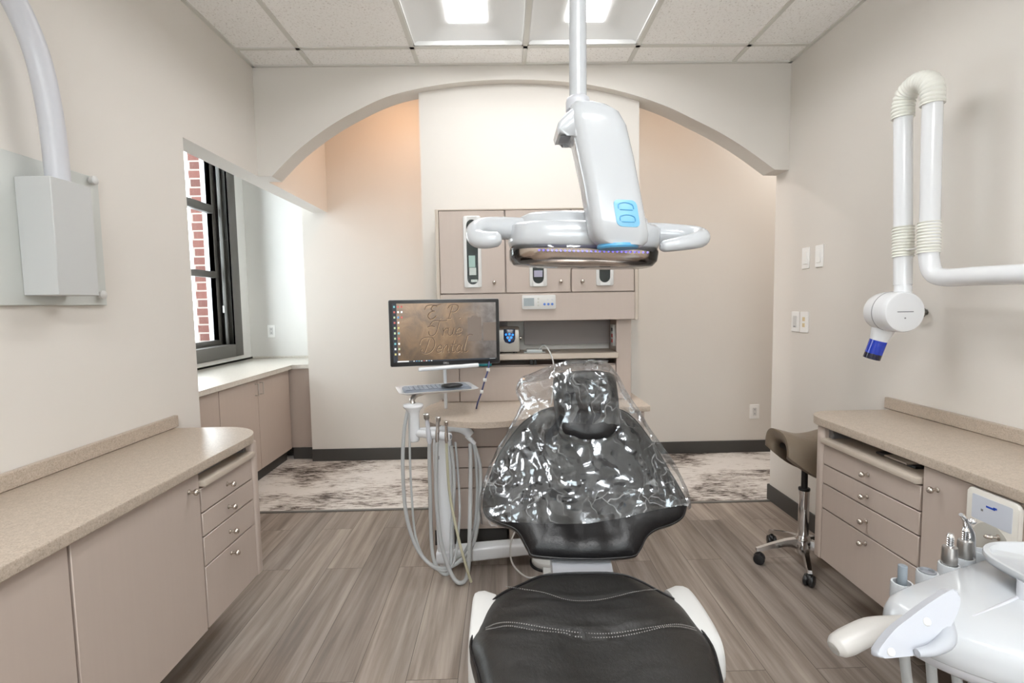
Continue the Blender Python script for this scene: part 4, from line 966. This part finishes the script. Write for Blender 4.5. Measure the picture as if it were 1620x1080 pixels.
g = G(); g.cyl((.205, 2.44, 0), (.205, 2.44, .010), .094, seg=40); mesh_obj('base_gasket', g, BLACK, chair)

# ------------------------------------------------------------------ plastic cover over the backrest
rows = [  # w, uL, uR
 (.118, -.086, .604), (.16, -.092, .606), (.22, -.086, .602), (.29, -.062, .578), (.36, -.030, .545), (.43, .010, .515), (.49, .045, .492), (.535, .078, .468), (.575, .085, .450), (.61, .090, .438), (.64, .115, .425), (.66, .185, .40)]
g = G(); rs = []
P_, _ = catm([V(r_) for r_ in rows], None, 8)
NS = 90
for k, pr in enumerate(P_):
    w, uL, uR = pr; ring = []; kk_ = k/(len(P_)-1)
    um, hu = (uL+uR)/2, (uR-uL)/2
    for i in range(2*NS):
        a = 2*pi*i/(2*NS); ca, sa = cos(a), sin(a)
        u = um+hu*(abs(ca)**.8)*(1 if ca > 0 else -1)
        front = sa < 0
        lim = abs(sa)**.55
        # front offset: over headrest it bulges
        hb = 1/(1+math.exp(-(w-.43)*40)); inh = math.exp(-(((u-.29)/.15)**4))
        nf = .052+.075*hb*inh
        nb = -.062-.0*hb
        if kk_ > .93: cl = (1-kk_)/.07; nf = .02+(nf-.02)*cl**.5; nb = .02+(nb-.02)*cl**.5
        n_ = (nf if front else nb)*lim if True else 0
        ww = w
        if k < 6 : ww = w+.14*max(0, (u-.25))*(1-k/6)*.9 - .025*sin((u+.1)*4.4)*(1-k/6)
        p = V((u*5, ww*5, 1.3+(0 if front else 5)))
        rid = abs(noise.noise(p*1.6))-.2; rid2 = abs(noise.noise(V((u*16, ww*7, 4))+V((noise.noise(p)*1.5, 0, 0))))-.2
        rid3 = abs(noise.noise(V((u*30+ww*9, ww*28, 9))))-.2
        n_ += (.016*rid+.014*rid2+.006*rid3)*(1 if front else -1)
        pt = bp_(u+.006*noise.noise(p*3), ww, n_)
        if u < .165 and w > .47: # loose flap at upper left
            pt += V((-.045*(min(1, (.165-u)/.05))*max(0, min(1, (w-.49)/.1)), 0, -.0))
        ring.append(pt)
    rs.append(ring)
g.rings(rs, cap=False)
# close the top
cv = mesh_obj('plastic_cover', g, FILM, ang=80)
tag(cv, 'crinkled clear plastic bag pulled over the chair backrest and headrest', 'plastic cover')

# ------------------------------------------------------------------ operatory light
t = thing('operatory_light', 'white dental operatory lamp hanging on a ceiling pole over the chair', 'lamp', (.181, 1.2, 1.38))
g = G(); g.cyl((.181, 1.2, 1.74), (.183, 1.2, H), .0198, seg=32); g.cyl((.183, 1.2, H-.05), (.183, 1.2, H), .06, .07, seg=32); mesh_obj('ceiling_pole', g, WHITE, t)
g = G(); g.lathe([(.024, 0), (.028, .004), (.028, .022), (.026, .030), (.021, .034)], (.181, 1.2, 1.735), (0, 0, 1), 32); mesh_obj('collar', g, GREYW, t)
AL = [(.166, .215, 1.742), (.1605, .247, 1.738), (.157, .268, 1.722), (.1585, .284, 1.695), (.172, .300, 1.63), (.187, .314, 1.56), (.199, .3275, 1.49), (.2045, .3345, 1.455), (.211, .3355, 1.438), (.225, .325, 1.428)]
g = G(); rs = []
for xa, xb, z in AL:
    xm, hx = (xa+xb)/2, (xb-xa)/2
    dd = .052 if 1.44 < z < 1.73 else (.040 if z > 1.73 else .042)
    rs.append([V((xm+x, 1.19+y, z-.06*x)) for x, y in rrect(0, 0, hx, dd, min(.03, hx*.6), 6)])
g.rings(rs); mesh_obj('swing_arm', g, WHITE, t, ang=50)
HK = [(.175, 1.738), (.150, 1.720), (.130, 1.698), (.1265, 1.684), (.130, 1.672), (.150, 1.676), (.165, 1.668), (.18, 1.66)]
g = G(); g.prism([V((x, 1.15, z)) for x, z in HK], (0, .09, 0), .008, 3); mesh_obj('arm_hook', g, WHITE, t, ang=50)
g = G(); g.box(.136, .160, 1.165, 1.215, 1.6705, 1.6735, .001); mesh_obj('hook_recess', g, INKG, t)
PD = V((.2785, 1.1395, 1.4935)); ax_u = V((.96, 0, -.06)).normalized(); ax_v = V((.16, 0, -.98)).normalized()*-1
def padring(hx, hz, r): return [PD+ax_u*x+ax_v*z for x, z in rrect(0, 0, hx, hz, r, 6)]
g = G(); g.prism(padring(.026, .030, .011), (0, -.003, 0), .001); bp0 = mesh_obj('button_pad', g, SKYB, t, label='light blue two-button pad')
for dz in (.014, -.013):
    g = G(); P2, _ = catm([PD+ax_u*x+ax_v*(dz+z)+V((0, -.0035, 0)) for x, z in ((-.017, -.004), (-.015, .006), (0, .010), (.015, .006), (.017, -.004))], None, 5)
    g.tube(P2, .0013, 8, sm=False); g.tube([PD+ax_u*x+ax_v*(dz-.006)+V((0, -.0035, 0)) for x in (-.014, .014)], .0012, 8, sm=False); mesh_obj('button', g, SKYB2, bp0)
g = G(); g.lathe([(.045, 0), (.048, .004), (.046, .010)], (.27, 1.19, 1.421), (0, 0, 1), 32); mesh_obj('blue_ring', g, SKYB2, t)
# head body
tilt = M.Translation((.212, 1.345, 1.478)) @ M.Rotation(rad(2.0), 4, 'Y') @ M.Rotation(rad(0), 4, 'X')
def hring(hx, hy, z, ex=2.6, n=56, cx=0, cy=0):
    out = []
    for i in range(n):
        a = 2*pi*i/n; c, s = cos(a), sin(a)
        out.append(tilt @ V((cx+hx*math.copysign(abs(c)**(2/ex), c), cy+hy*math.copysign(abs(s)**(2/ex), s), z)))
    return out
g = G(); g.rings([hring(.178, .10, -.048, 3.2), hring(.190, .115, -.040, 3.2), hring(.195, .120, -.026, 3.2), hring(.195, .120, .008, 3.2), hring(.188, .113, .016, 3), hring(.170, .100, .018, 2.8), hring(.165, .096, .036, 2.6), hring(.150, .086, .044, 2.6), hring(.08, .05, .050, 2.4), hring(.01, .01, .051, 2)])
mesh_obj('lamp_head', g, WHITE, t, ang=50)
g = G(); g.rings([hring(.176, .102, -.049, 3.5), hring(.174, .10, -.066, 3.5), hring(.165, .092, -.076, 3.5), hring(.14, .07, -.070, 3.5), hring(.06, .03, -.062, 3.5), hring(.01, .01, -.06, 2)]); mesh_obj('reflector', g, BRONZE, t, ang=60)
g = G(); 
for i in range(26): g.ball(tilt @ V((-.12+.265*i/25, -.104, -.056)), .0026, 8)
mesh_obj('light_strip', g, LEDV, t, label='violet-lit strip inside the shield')
g = G(); g.rings([hring(.188, .112, -.040, 3.4), hring(.192, .116, -.050, 3.4), hring(.190, .114, -.072, 3.2), hring(.180, .104, -.084, 3), hring(.12, .07, -.088, 3), hring(.01, .01, -.089, 2)], cap=False); mesh_obj('clear_shield', g, SHIELD, t, ang=60)
# handles
g = G(); hb_ = lambda x, y, z: tilt @ V((x, y, z))
g.tube([hb_(-.15, -.03, .004), hb_(-.21, -.04, .004), hb_(-.255, -.06, .0), hb_(-.275, -.085, -.012), hb_(-.272, -.105, -.030), hb_(-.250, -.12, -.036), hb_(-.222, -.125, -.034), hb_(-.212, -.125, -.033)], [.029, .0285, .027, .024, .022, .021, .018, .008], 20, 8); mesh_obj('handle', g, WHITE, t)
g = G(); g.tube([hb_(.15, -.03, .000), hb_(.21, -.035, -.001), hb_(.25, -.045, -.004), hb_(.275, -.065, -.008), hb_(.280, -.09, -.016), hb_(.258, -.115, -.026), hb_(.215, -.125, -.036), hb_(.18, -.12, -.042), hb_(.17, -.12, -.043)], [.028, .027, .026, .024, .022, .020, .017, .014, .006], 20, 8); mesh_obj('handle', g, WHITE, t)

# ------------------------------------------------------------------ x-ray on right wall
XX = 1.53
t = thing('xray_arm', 'white wall-mounted x-ray unit with folded tube arm and round head on the right wall', 'x-ray unit', (1.6, 1.8, 1.03))
r_ = .0305
g = G(); g.tube([(XX, .95, 1.352), (XX, 1.3, 1.356), (XX, 1.60, 1.362), (XX, 1.735, 1.364), (XX, 1.785, 1.385), (XX, 1.805, 1.44), (XX, 1.805, 1.50)], r_, 24, 8); g.box(1.50, XR-.001, .86, .98, 1.22, 1.50, .01); mesh_obj('horizontal_arm', g, WHITEX, t)
g = G(); g.cyl((XX, 1.805, 1.49), (XX, 1.818, 1.99), r_, seg=28); mesh_obj('inner_tube', g, WHITEX, t)
g = G(); g.cyl((XX, 1.918, 1.345), (XX, 1.95, 1.99), r_, seg=28); g.cyl((XX, 1.913, 1.27), (XX, 1.918, 1.35), .0285, seg=28); mesh_obj('outer_tube', g, WHITEX, t)
def ribbed(g, pts, r, amp, n):
    P_, _ = catm([V(p) for p in pts], None, 12); L = [0]
    for a, b_ in zip(P_, P_[1:]): L.append(L[-1]+(b_-a).length)
    out = []; rr = []
    N_ = n*6
    for k in range(N_+1):
        q = L[-1]*k/N_
        j = max(i for i in range(len(L)) if L[i] <= q+1e-9); j = min(j, len(P_)-2)
        out.append(P_[j].lerp(P_[j+1], (q-L[j])/(L[j+1]-L[j]))); rr.append(r+amp*(abs(cos(pi*k/6))))
    g.tube(out, rr, 28, sm=False)
CRM = simple('cream_bellows', (.76, .76, .71), .38)
g = G(); ribbed(g, [(XX, 1.818, 1.975), (XX, 1.820, 2.02), (XX, 1.835, 2.055), (XX, 1.884, 2.078), (XX, 1.935, 2.06), (XX, 1.950, 2.02), (XX, 1.950, 1.975)], .033, .0048, 20); mesh_obj('elbow_bellows', g, CRM, t, ang=75, label='cream ribbed cover over the top elbow')
g = G(); ribbed(g, [(XX, 1.807, 1.455), (XX, 1.8085, 1.51), (XX, 1.810, 1.565)], .0315, .0045, 10); mesh_obj('bellows', g, CRM, t, ang=75)
g = G(); ribbed(g, [(XX, 1.9225, 1.452), (XX, 1.925, 1.51), (XX, 1.928, 1.565)], .0315, .0045, 10); mesh_obj('bellows', g, CRM, t, ang=75)
g = G(); g.cyl((XX-.01, 1.835, 1.475), (XX-.01, 1.90, 1.475), .004); mesh_obj('latch_pin', g, WHITEM, t)
# head: fat drum whose flat face looks towards the room and camera
hc = V((1.50, 1.93, 1.243)); ax = V((-.03, -1, -.01)).normalized()
g = G(); g.lathe([(.01, .070), (.068, .070), (.0725, .068), (.0755, .062), (.0765, .045), (.0765, .0)], hc, ax, 48); mesh_obj('head_front', g, WHITEX, t, ang=30)
g = G(); g.lathe([(.0765, -.002), (.076, -.035), (.070, -.058), (.05, -.070), (.01, -.074)], hc, ax, 48); mesh_obj('head_back', g, WHITEX, t, ang=30)
g = G(); g.lathe([(.075, .0012), (.0773, .0008), (.0773, -.0022), (.075, -.0025)], hc, ax, 48); mesh_obj('seam_ring', g, INKG, t)
sd = V((0, 0, 1)).cross(ax).normalized()
g = G(); g.prism([hc+ax*.0703+sd*x+V((0, 0, z)) for x, z in ((-.03, .0), (.03, .0), (.03, .0035), (-.03, .0035))], ax*.0004); g.cyl(hc+ax*.069+V((0, 0, -.022)), hc+ax*.0708+V((0, 0, -.022)), .003, seg=12); mesh_obj('name_strip', g, INKG, t)
cd = V((-.20, .18, -.95)).normalized(); cp = hc+V((-.002, .03, -.050))
g = G(); g.lathe([(.044, 0), (.038, .03), (.032, .055), (.030, .066)], cp, cd, 36); mesh_obj('cone_neck', g, WHITEX, t)
g = G(); g.lathe([(.0305, .066), (.0305, .120)], cp, cd, 36); mesh_obj('cone_collar', g, BLUE, t, label='bright blue collimator tube')
g = G(); g.lathe([(.0302, .120), (.0302, .142), (.027, .142), (.027, .12)], cp, cd, 36); mesh_obj('cone_rim', g, NAVY, t, label='dark navy rim of the collimator')
g = G(); g.cyl((XX-.01, 1.912, 1.24), (XX, 1.915, 1.34), .0285, seg=28); mesh_obj('neck', g, WHITEX, t)
t = thing('wall_hook', 'clear knob-like bumper on the right wall behind the x-ray head', 'hook', (XR, 2.03, 1.22))
g = G(); g.lathe([(.012, 0), (.014, .01), (.022, .018), (.026, .03), (.022, .042), (.01, .046), (.0005, .046)], (XR, 2.02, 1.236), (-1, 0, 0), 24); mesh_obj('knob', g, m_clear('clear_acrylic', (.96, .95, .91), .3, .05), t)
g = G(); g.cyl((XR-.0005, 2.02, 1.236), (XR-.03, 2.02, 1.236), .005); mesh_obj('screw', g, STEEL, t)

# ------------------------------------------------------------------ wall unit on left wall
t = thing('wall_control_box', 'pale grey wall plate with box and curved tube on the left wall', 'x-ray control', (-1.4, 1.5, 1.3))
PLG = simple('pale_grey_paint', (.58, .60, .58), .45)
g = G(); g.box(XL+.001, XL+.014, .95, 1.825, 1.316, 1.757, .002, 1); mesh_obj('backplate', g, PLG, t)
g = G(); xb = -1.300
poly = [(1.505, 1.683), (1.505, 1.345), (1.655, 1.351), (1.655, 1.690)]
g.box(XL+.0145, xb, 1.513, 1.66, 1.345, 1.688, .002, 1); mesh_obj('box', g, simple('box_grey_enamel', (.52, .53, .53), .4), t)
for z in (1.742, 1.352):
    g = G(); g.lathe([(.010, .013), (.010, .020), (.015, .024), (.015, .032), (.010, .036), (.0005, .037)], (XL, 1.79, z), (1, 0, 0), 18); mesh_obj('cap_screw', g, WHITEM, t)
g = G(); tx = -1.338; g.tube([(tx, 1.585, 1.685), (tx, 1.582, 1.80), (tx, 1.572, 1.92), (tx, 1.548, 2.04), (tx, 1.50, 2.14), (tx, 1.43, 2.22), (tx, 1.34, 2.27), (tx, 1.23, 2.29), (tx, 1.0, 2.30)], .031, 24, 8); mesh_obj('curved_tube', g, GREYW, t)

# ------------------------------------------------------------------ saddle stool
SX, SY = 1.446, 2.37
t = thing('saddle_stool', 'taupe leather saddle stool with chrome base at the right counter end', 'stool', (SX, SY, 0))
g = G(); rs = []
NSEC = 26
for k in range(NSEC+1):
    f = k/NSEC; x = 1.305+.35*f
    ridge = .655+.020*(f-.5)**2*4+.03*max(0, f-.55)*2-.012*math.exp(-((f-.35)/.2)**2)
    bot = .57-.12*sin(min(1, f*1.25)*pi*.62) if f < .8 else .455+.3*(f-.8)
    half = .105+.04*sin(f*pi)
    e = min(1, f/.06, (1-f)/.06); e = max(e, .02)**.5
    th = .024*e+.004
    ring = []; n = 18
    out = []; inn = []
    for i in range(n+1):
        a = pi*i/n; cy_, cz_ = cos(a), sin(a)
        y = half*math.copysign(abs(cy_)**.7, cy_); z = bot+(ridge-bot)*cz_**.75
        out.append(V((x, SY-y, z)))
    c0 = V((x, SY, bot))
    for i in range(n+1):
        p = out[i]; d = V((0, SY-p.y, (bot-.02)-p.z)); d = d.normalized()*(2*th); inn.append(p+d)
    rs.append(out+inn[::-1])
g.rings(rs); mesh_obj('saddle_seat', g, TAN, t, ang=70)
g = G(); g.box(SX-.09, SX+.09, SY-.07, SY+.07, .565, .600, .01); mesh_obj('seat_plate', g, BLACK, t)
g = G(); g.cyl((SX, SY, .36), (SX, SY, .58), .0145); g.cyl((SX, SY, .372), (SX, SY, .386), .026, bev=.003); mesh_obj('piston', g, BLACK, t)
g = G(); g.cyl((SX, SY, .12), (SX, SY, .373), .0235, seg=32, bev=.002); mesh_obj('gas_column', g, CHROME, t)
g = G(); g.lathe([(.022, .055), (.03, .06), (.040, .10), (.036, .135), (.026, .15)], (SX, SY, 0)); mesh_obj('hub', g, CHROME, t)
a_off = math.atan2(2.382-SY, 1.232-SX)
for k in range(5):
    a = a_off+2*pi/5*k+rad(-2); d = V((cos(a), sin(a), 0)); n = V((-sin(a), cos(a), 0)); R0 = .205
    g = G(); rs = []
    for q, z0, z1, hw_ in ((.02, .085, .135, .018), (.08, .095, .125, .015), (.15, .082, .104, .013), (R0, .066, .084, .012), (R0+.015, .064, .080, .010)):
        c = V((SX, SY, 0))+d*q
        rs.append([c-n*hw_+V((0, 0, z0)), c+n*hw_+V((0, 0, z0)), c+n*hw_*.75+V((0, 0, z1)), c-n*hw_*.75+V((0, 0, z1))])
    g.rings(rs); leg = mesh_obj('leg', g, CHROME, t, ang=50)
    c = V((SX, SY, 0))+d*(R0)
    cd_ = V((cos(a+1.1), sin(a+1.1), 0))
    g = G(); g.cyl(c+V((0, 0, .035)), c+V((0, 0, .072)), .006)
    for sgn in (-1, 1): g.cyl(c+cd_*sgn*.004+V((0, 0, .0262)), c+cd_*sgn*.021+V((0, 0, .0262)), .026, bev=.004)
    g.cyl(c-cd_*.005+V((0, 0, .026)), c+cd_*.005+V((0, 0, .026)), .016)
    g.ball(c+V((0, 0, .040)), .020, 12)
    mesh_obj('caster', g, BLACK, leg)

# ------------------------------------------------------------------ dentist's delivery unit at lower right
t = thing('delivery_unit', 'white dental delivery head with handpiece holders in the bottom right corner', 'dental unit', (1.05, .6, 0))
TOP = [(.598, .735), (.606, .772), (.645, .796), (.70, .818), (.75, .838), (.86, .878), (.96, .912), (1.08, .94), (1.17, .90), (1.18, .70), (1.14, .50), (1.02, .45), (.90, .47), (.80, .535), (.70, .612), (.63, .675)]
P2, _ = catm([V((x, y, 0)) for x, y in TOP], None, 4, closed=True); c = V((.88, .70, 0))
def dring(s, z): return [V(((c+(p-c)*s).x, (c+(p-c)*s).y, z)) for p in P2]
g = G(); g.rings([dring(.80, .748), dring(.93, .750), dring(.975, .757), dring(.99, .770)]); mesh_obj('underside', g, GREYW, t, ang=60)
g = G(); g.rings([dring(.985, .768), dring(1.0, .772), dring(1.005, .785), dring(1.0, .800), dring(.975, .815), dring(.93, .822), dring(.5, .824), dring(.02, .824)]); mesh_obj('body', g, WHITE, t, ang=60)
g = G(); g.tube([(.69, .708, .8205), (.76, .733, .8225), (.83, .762, .8235), (1.0, .84, .8245)], .003, 10); mesh_obj('seam_line', g, GREYW, t, label='grey groove across the top')
# holder lobes on the back edge
for (x, y) in ((.668, .813), (.738, .844), (.798, .868), (.846, .890), (.900, .910)):
    g = G(); g.lathe([(.010, .770), (.015, .775), (.0165, .79), (.0165, .812), (.0155, .816), (.0128, .816), (.0122, .80)], (x, y, 0), (0, 0, 1), 28); mesh_obj('holder', g, WHITE, t)
g = G(); g.tube([(.488, .716, .772), (.496, .718, .775), (.511, .72, .780), (.549, .722, .795), (.597, .725, .797), (.64, .74, .790)], [.010, .0165, .0185, .0180, .0165, .015], 22, 8); mesh_obj('handle', g, simple('handle_offwhite', (.47, .455, .435), .4), t)
# support
g = G(); g.cyl((1.05, .62, .0), (1.05, .62, .76), .035, bev=.004); g.box(.90, 1.2, .40, .84, 0, .04, .015); mesh_obj('support_post', g, WHITE, t)
# touch paddle
def cpt(px, py, Y):
    d = fw+rt2*((px-810)/FPX)-up2*((py-540)/FPX); k = Y/d.y
    return V((0, 0, CH))+d*k
PAD = [(1385, 1036), (1391, 1026), (1420, 1001), (1452, 983), (1490, 963), (1528, 946), (1540, 945), (1544, 953), (1538, 972), (1520, 996), (1500, 1017), (1478, 1034), (1450, 1040), (1415, 1042), (1392, 1042)]
PW = [(.4880, .8264), (.4932, .8342), (.5166, .8536), (.5416, .8676), (.5717, .8834), (.6026, .8971), (.6126, .8979), (.6160, .8918), (.6113, .8775), (.5969, .8589), (.5809, .8426), (.5631, .8293), (.5401, .8246), (.5115, .8226), (.4927, .8223)]
P2, _ = catm([V((x, .64+(z-.86)*.35, z)) for x, z in PW], None, 4, closed=True)
g = G(); g.prism(P2, (-.002, .012, -.006), .003, 3); tp = mesh_obj('touchpad', g, simple('panel_cool_white', (.46, .48, .53), .3), t, label='leaf-shaped white pad tilted at the front')
for (x, z) in ((.5625, .862), (.506, .829)):
    g = G(); g.lathe([(.0055, 0), (.0045, .0012), (.0005, .0014)], (x, .6395+(z-.86)*.35, z), (0, -1, .35), 16); mesh_obj('screw_cap', g, WHITEM, tp)
g = G(); g.tube([(.60, .66, .852), (.585, .635, .842), (.560, .625, .834), (.535, .622, .832)], [.013, .011, .008, .005], 14, 6); mesh_obj('touchpad_clip', g, simple('panel_cool_white_clip', (.40, .42, .46), .3), t)
g = G(); g.tube([(.60, .66, .85), (.63, .70, .82), (.66, .72, .79)], .014, 14); mesh_obj('touchpad_stalk', g, WHITE, t)
# instrument tray
g = G(); tc_ = V((.968, .757, .852)); Rz = M.Rotation(rad(-4), 4, 'Z')
def tring(hx, hy, z, r): return [tc_+(Rz @ V((x, y, 0)))+V((0, 0, z)) for x, y in rrect(0, 0, hx, hy, r, 8)]
g.rings([tring(.13, .06, -.012, .04), tring(.155, .085, -.008, .05), tring(.166, .092, .004, .07), tring(.165, .091, .010, .07), tring(.158, .084, .010, .065), tring(.146, .077, .003, .04), tring(.02, .01, .002, .009)])
mesh_obj('instrument_tray', g, WHITE, t, ang=60)
g = G(); g.cyl((.815, .745, .822), (.815, .745, .852), .0150, seg=28); mesh_obj('tray_post', g, GREYW, t)
g = G(); g.cyl((.77, .60, .785), (.773, .597, .785), .006); mesh_obj('port', g, BLACK, t)
# handpieces
def dhp(x, y, label, kind):
    o = thing('dental_handpiece', label, 'handpiece', (x, y, .80), group='handpieces in the delivery head')
    if kind == 'coupler' or kind == 'syringe':
        g = G(); g.lathe([(.0105, .80), (.0118, .803), (.0118, .842), (.0108, .848), (.006, .849)], (x, y, 0), (0, 0, 1), 24); mesh_obj('body', g, STEEL, o)
        g = G(); pr = [(.0062, .848)]
        for q in range(4): pr += [(.0062, .851+q*.004), (.0048, .852+q*.004), (.0048, .854+q*.004), (.0062, .8548+q*.004)]
        pr += [(.0055, .868), (.0045, .872), (.0005, .873)]
        g.lathe(pr, (x, y, 0), (0, 0, 1), 20); mesh_obj('coupling', g, CHROME, o)
    if kind == 'syringe':
        g = G(); g.tube([(x+.02, y+.012, .80), (x+.018, y+.01, .85), (x+.008, y+.006, .874), (x-.002, y, .888), (x-.014, y-.004, .899)], [.011, .009, .0065, .005, .0035], 14); mesh_obj('nozzle', g, CHROME, o)
        g = G(); g.ball((x+.012, y, .884), .006, 12); mesh_obj('trigger', g, CHROME, o)
    if kind == 'plug':
        g = G(); g.cyl((x, y, .80), (x, y, .846), .0068, bev=.0015); mesh_obj('plug', g, simple('plug_grey', (.19, .22, .25), .4), o)
    hx_ = x
    g = G(); g.tube([(x, y, .80), (x, y-.01, .70), (x+.005, y-.03, .55), (x-.012, y-.05, .35), (x+.01, y-.02, .15), (x+.05, y+.02, .04), (x+.12, y+.02, .012)], .0078, 12, 8); mesh_obj('hose', g, HOSE, o)
dhp(.668, .813, 'slim grey plug in the leftmost holder of the delivery head', 'plug')
dhp(.798, .868, 'steel handpiece coupling with ribbed top, middle of the delivery head', 'coupler')
dhp(.846, .890, 'steel air-water syringe with bent nozzle beside the instrument tray', 'syringe')
g = G(); g.lathe([(.0120, .814), (.0130, .818), (.010, .8185), (.009, .812)], (.738, .844, 0), (0, 0, 1), 24); mesh_obj('empty_socket_ring', g, INKG, t, label='dark ring of the empty holder')
g = G(); g.tube([(.738, .844, .80), (.735, .83, .70), (.733, .81, .55), (.72, .79, .35), (.75, .81, .15), (.80, .83, .04), (.90, .83, .012)], .0078, 12, 8); mesh_obj('spare_hose', g, HOSE, t)
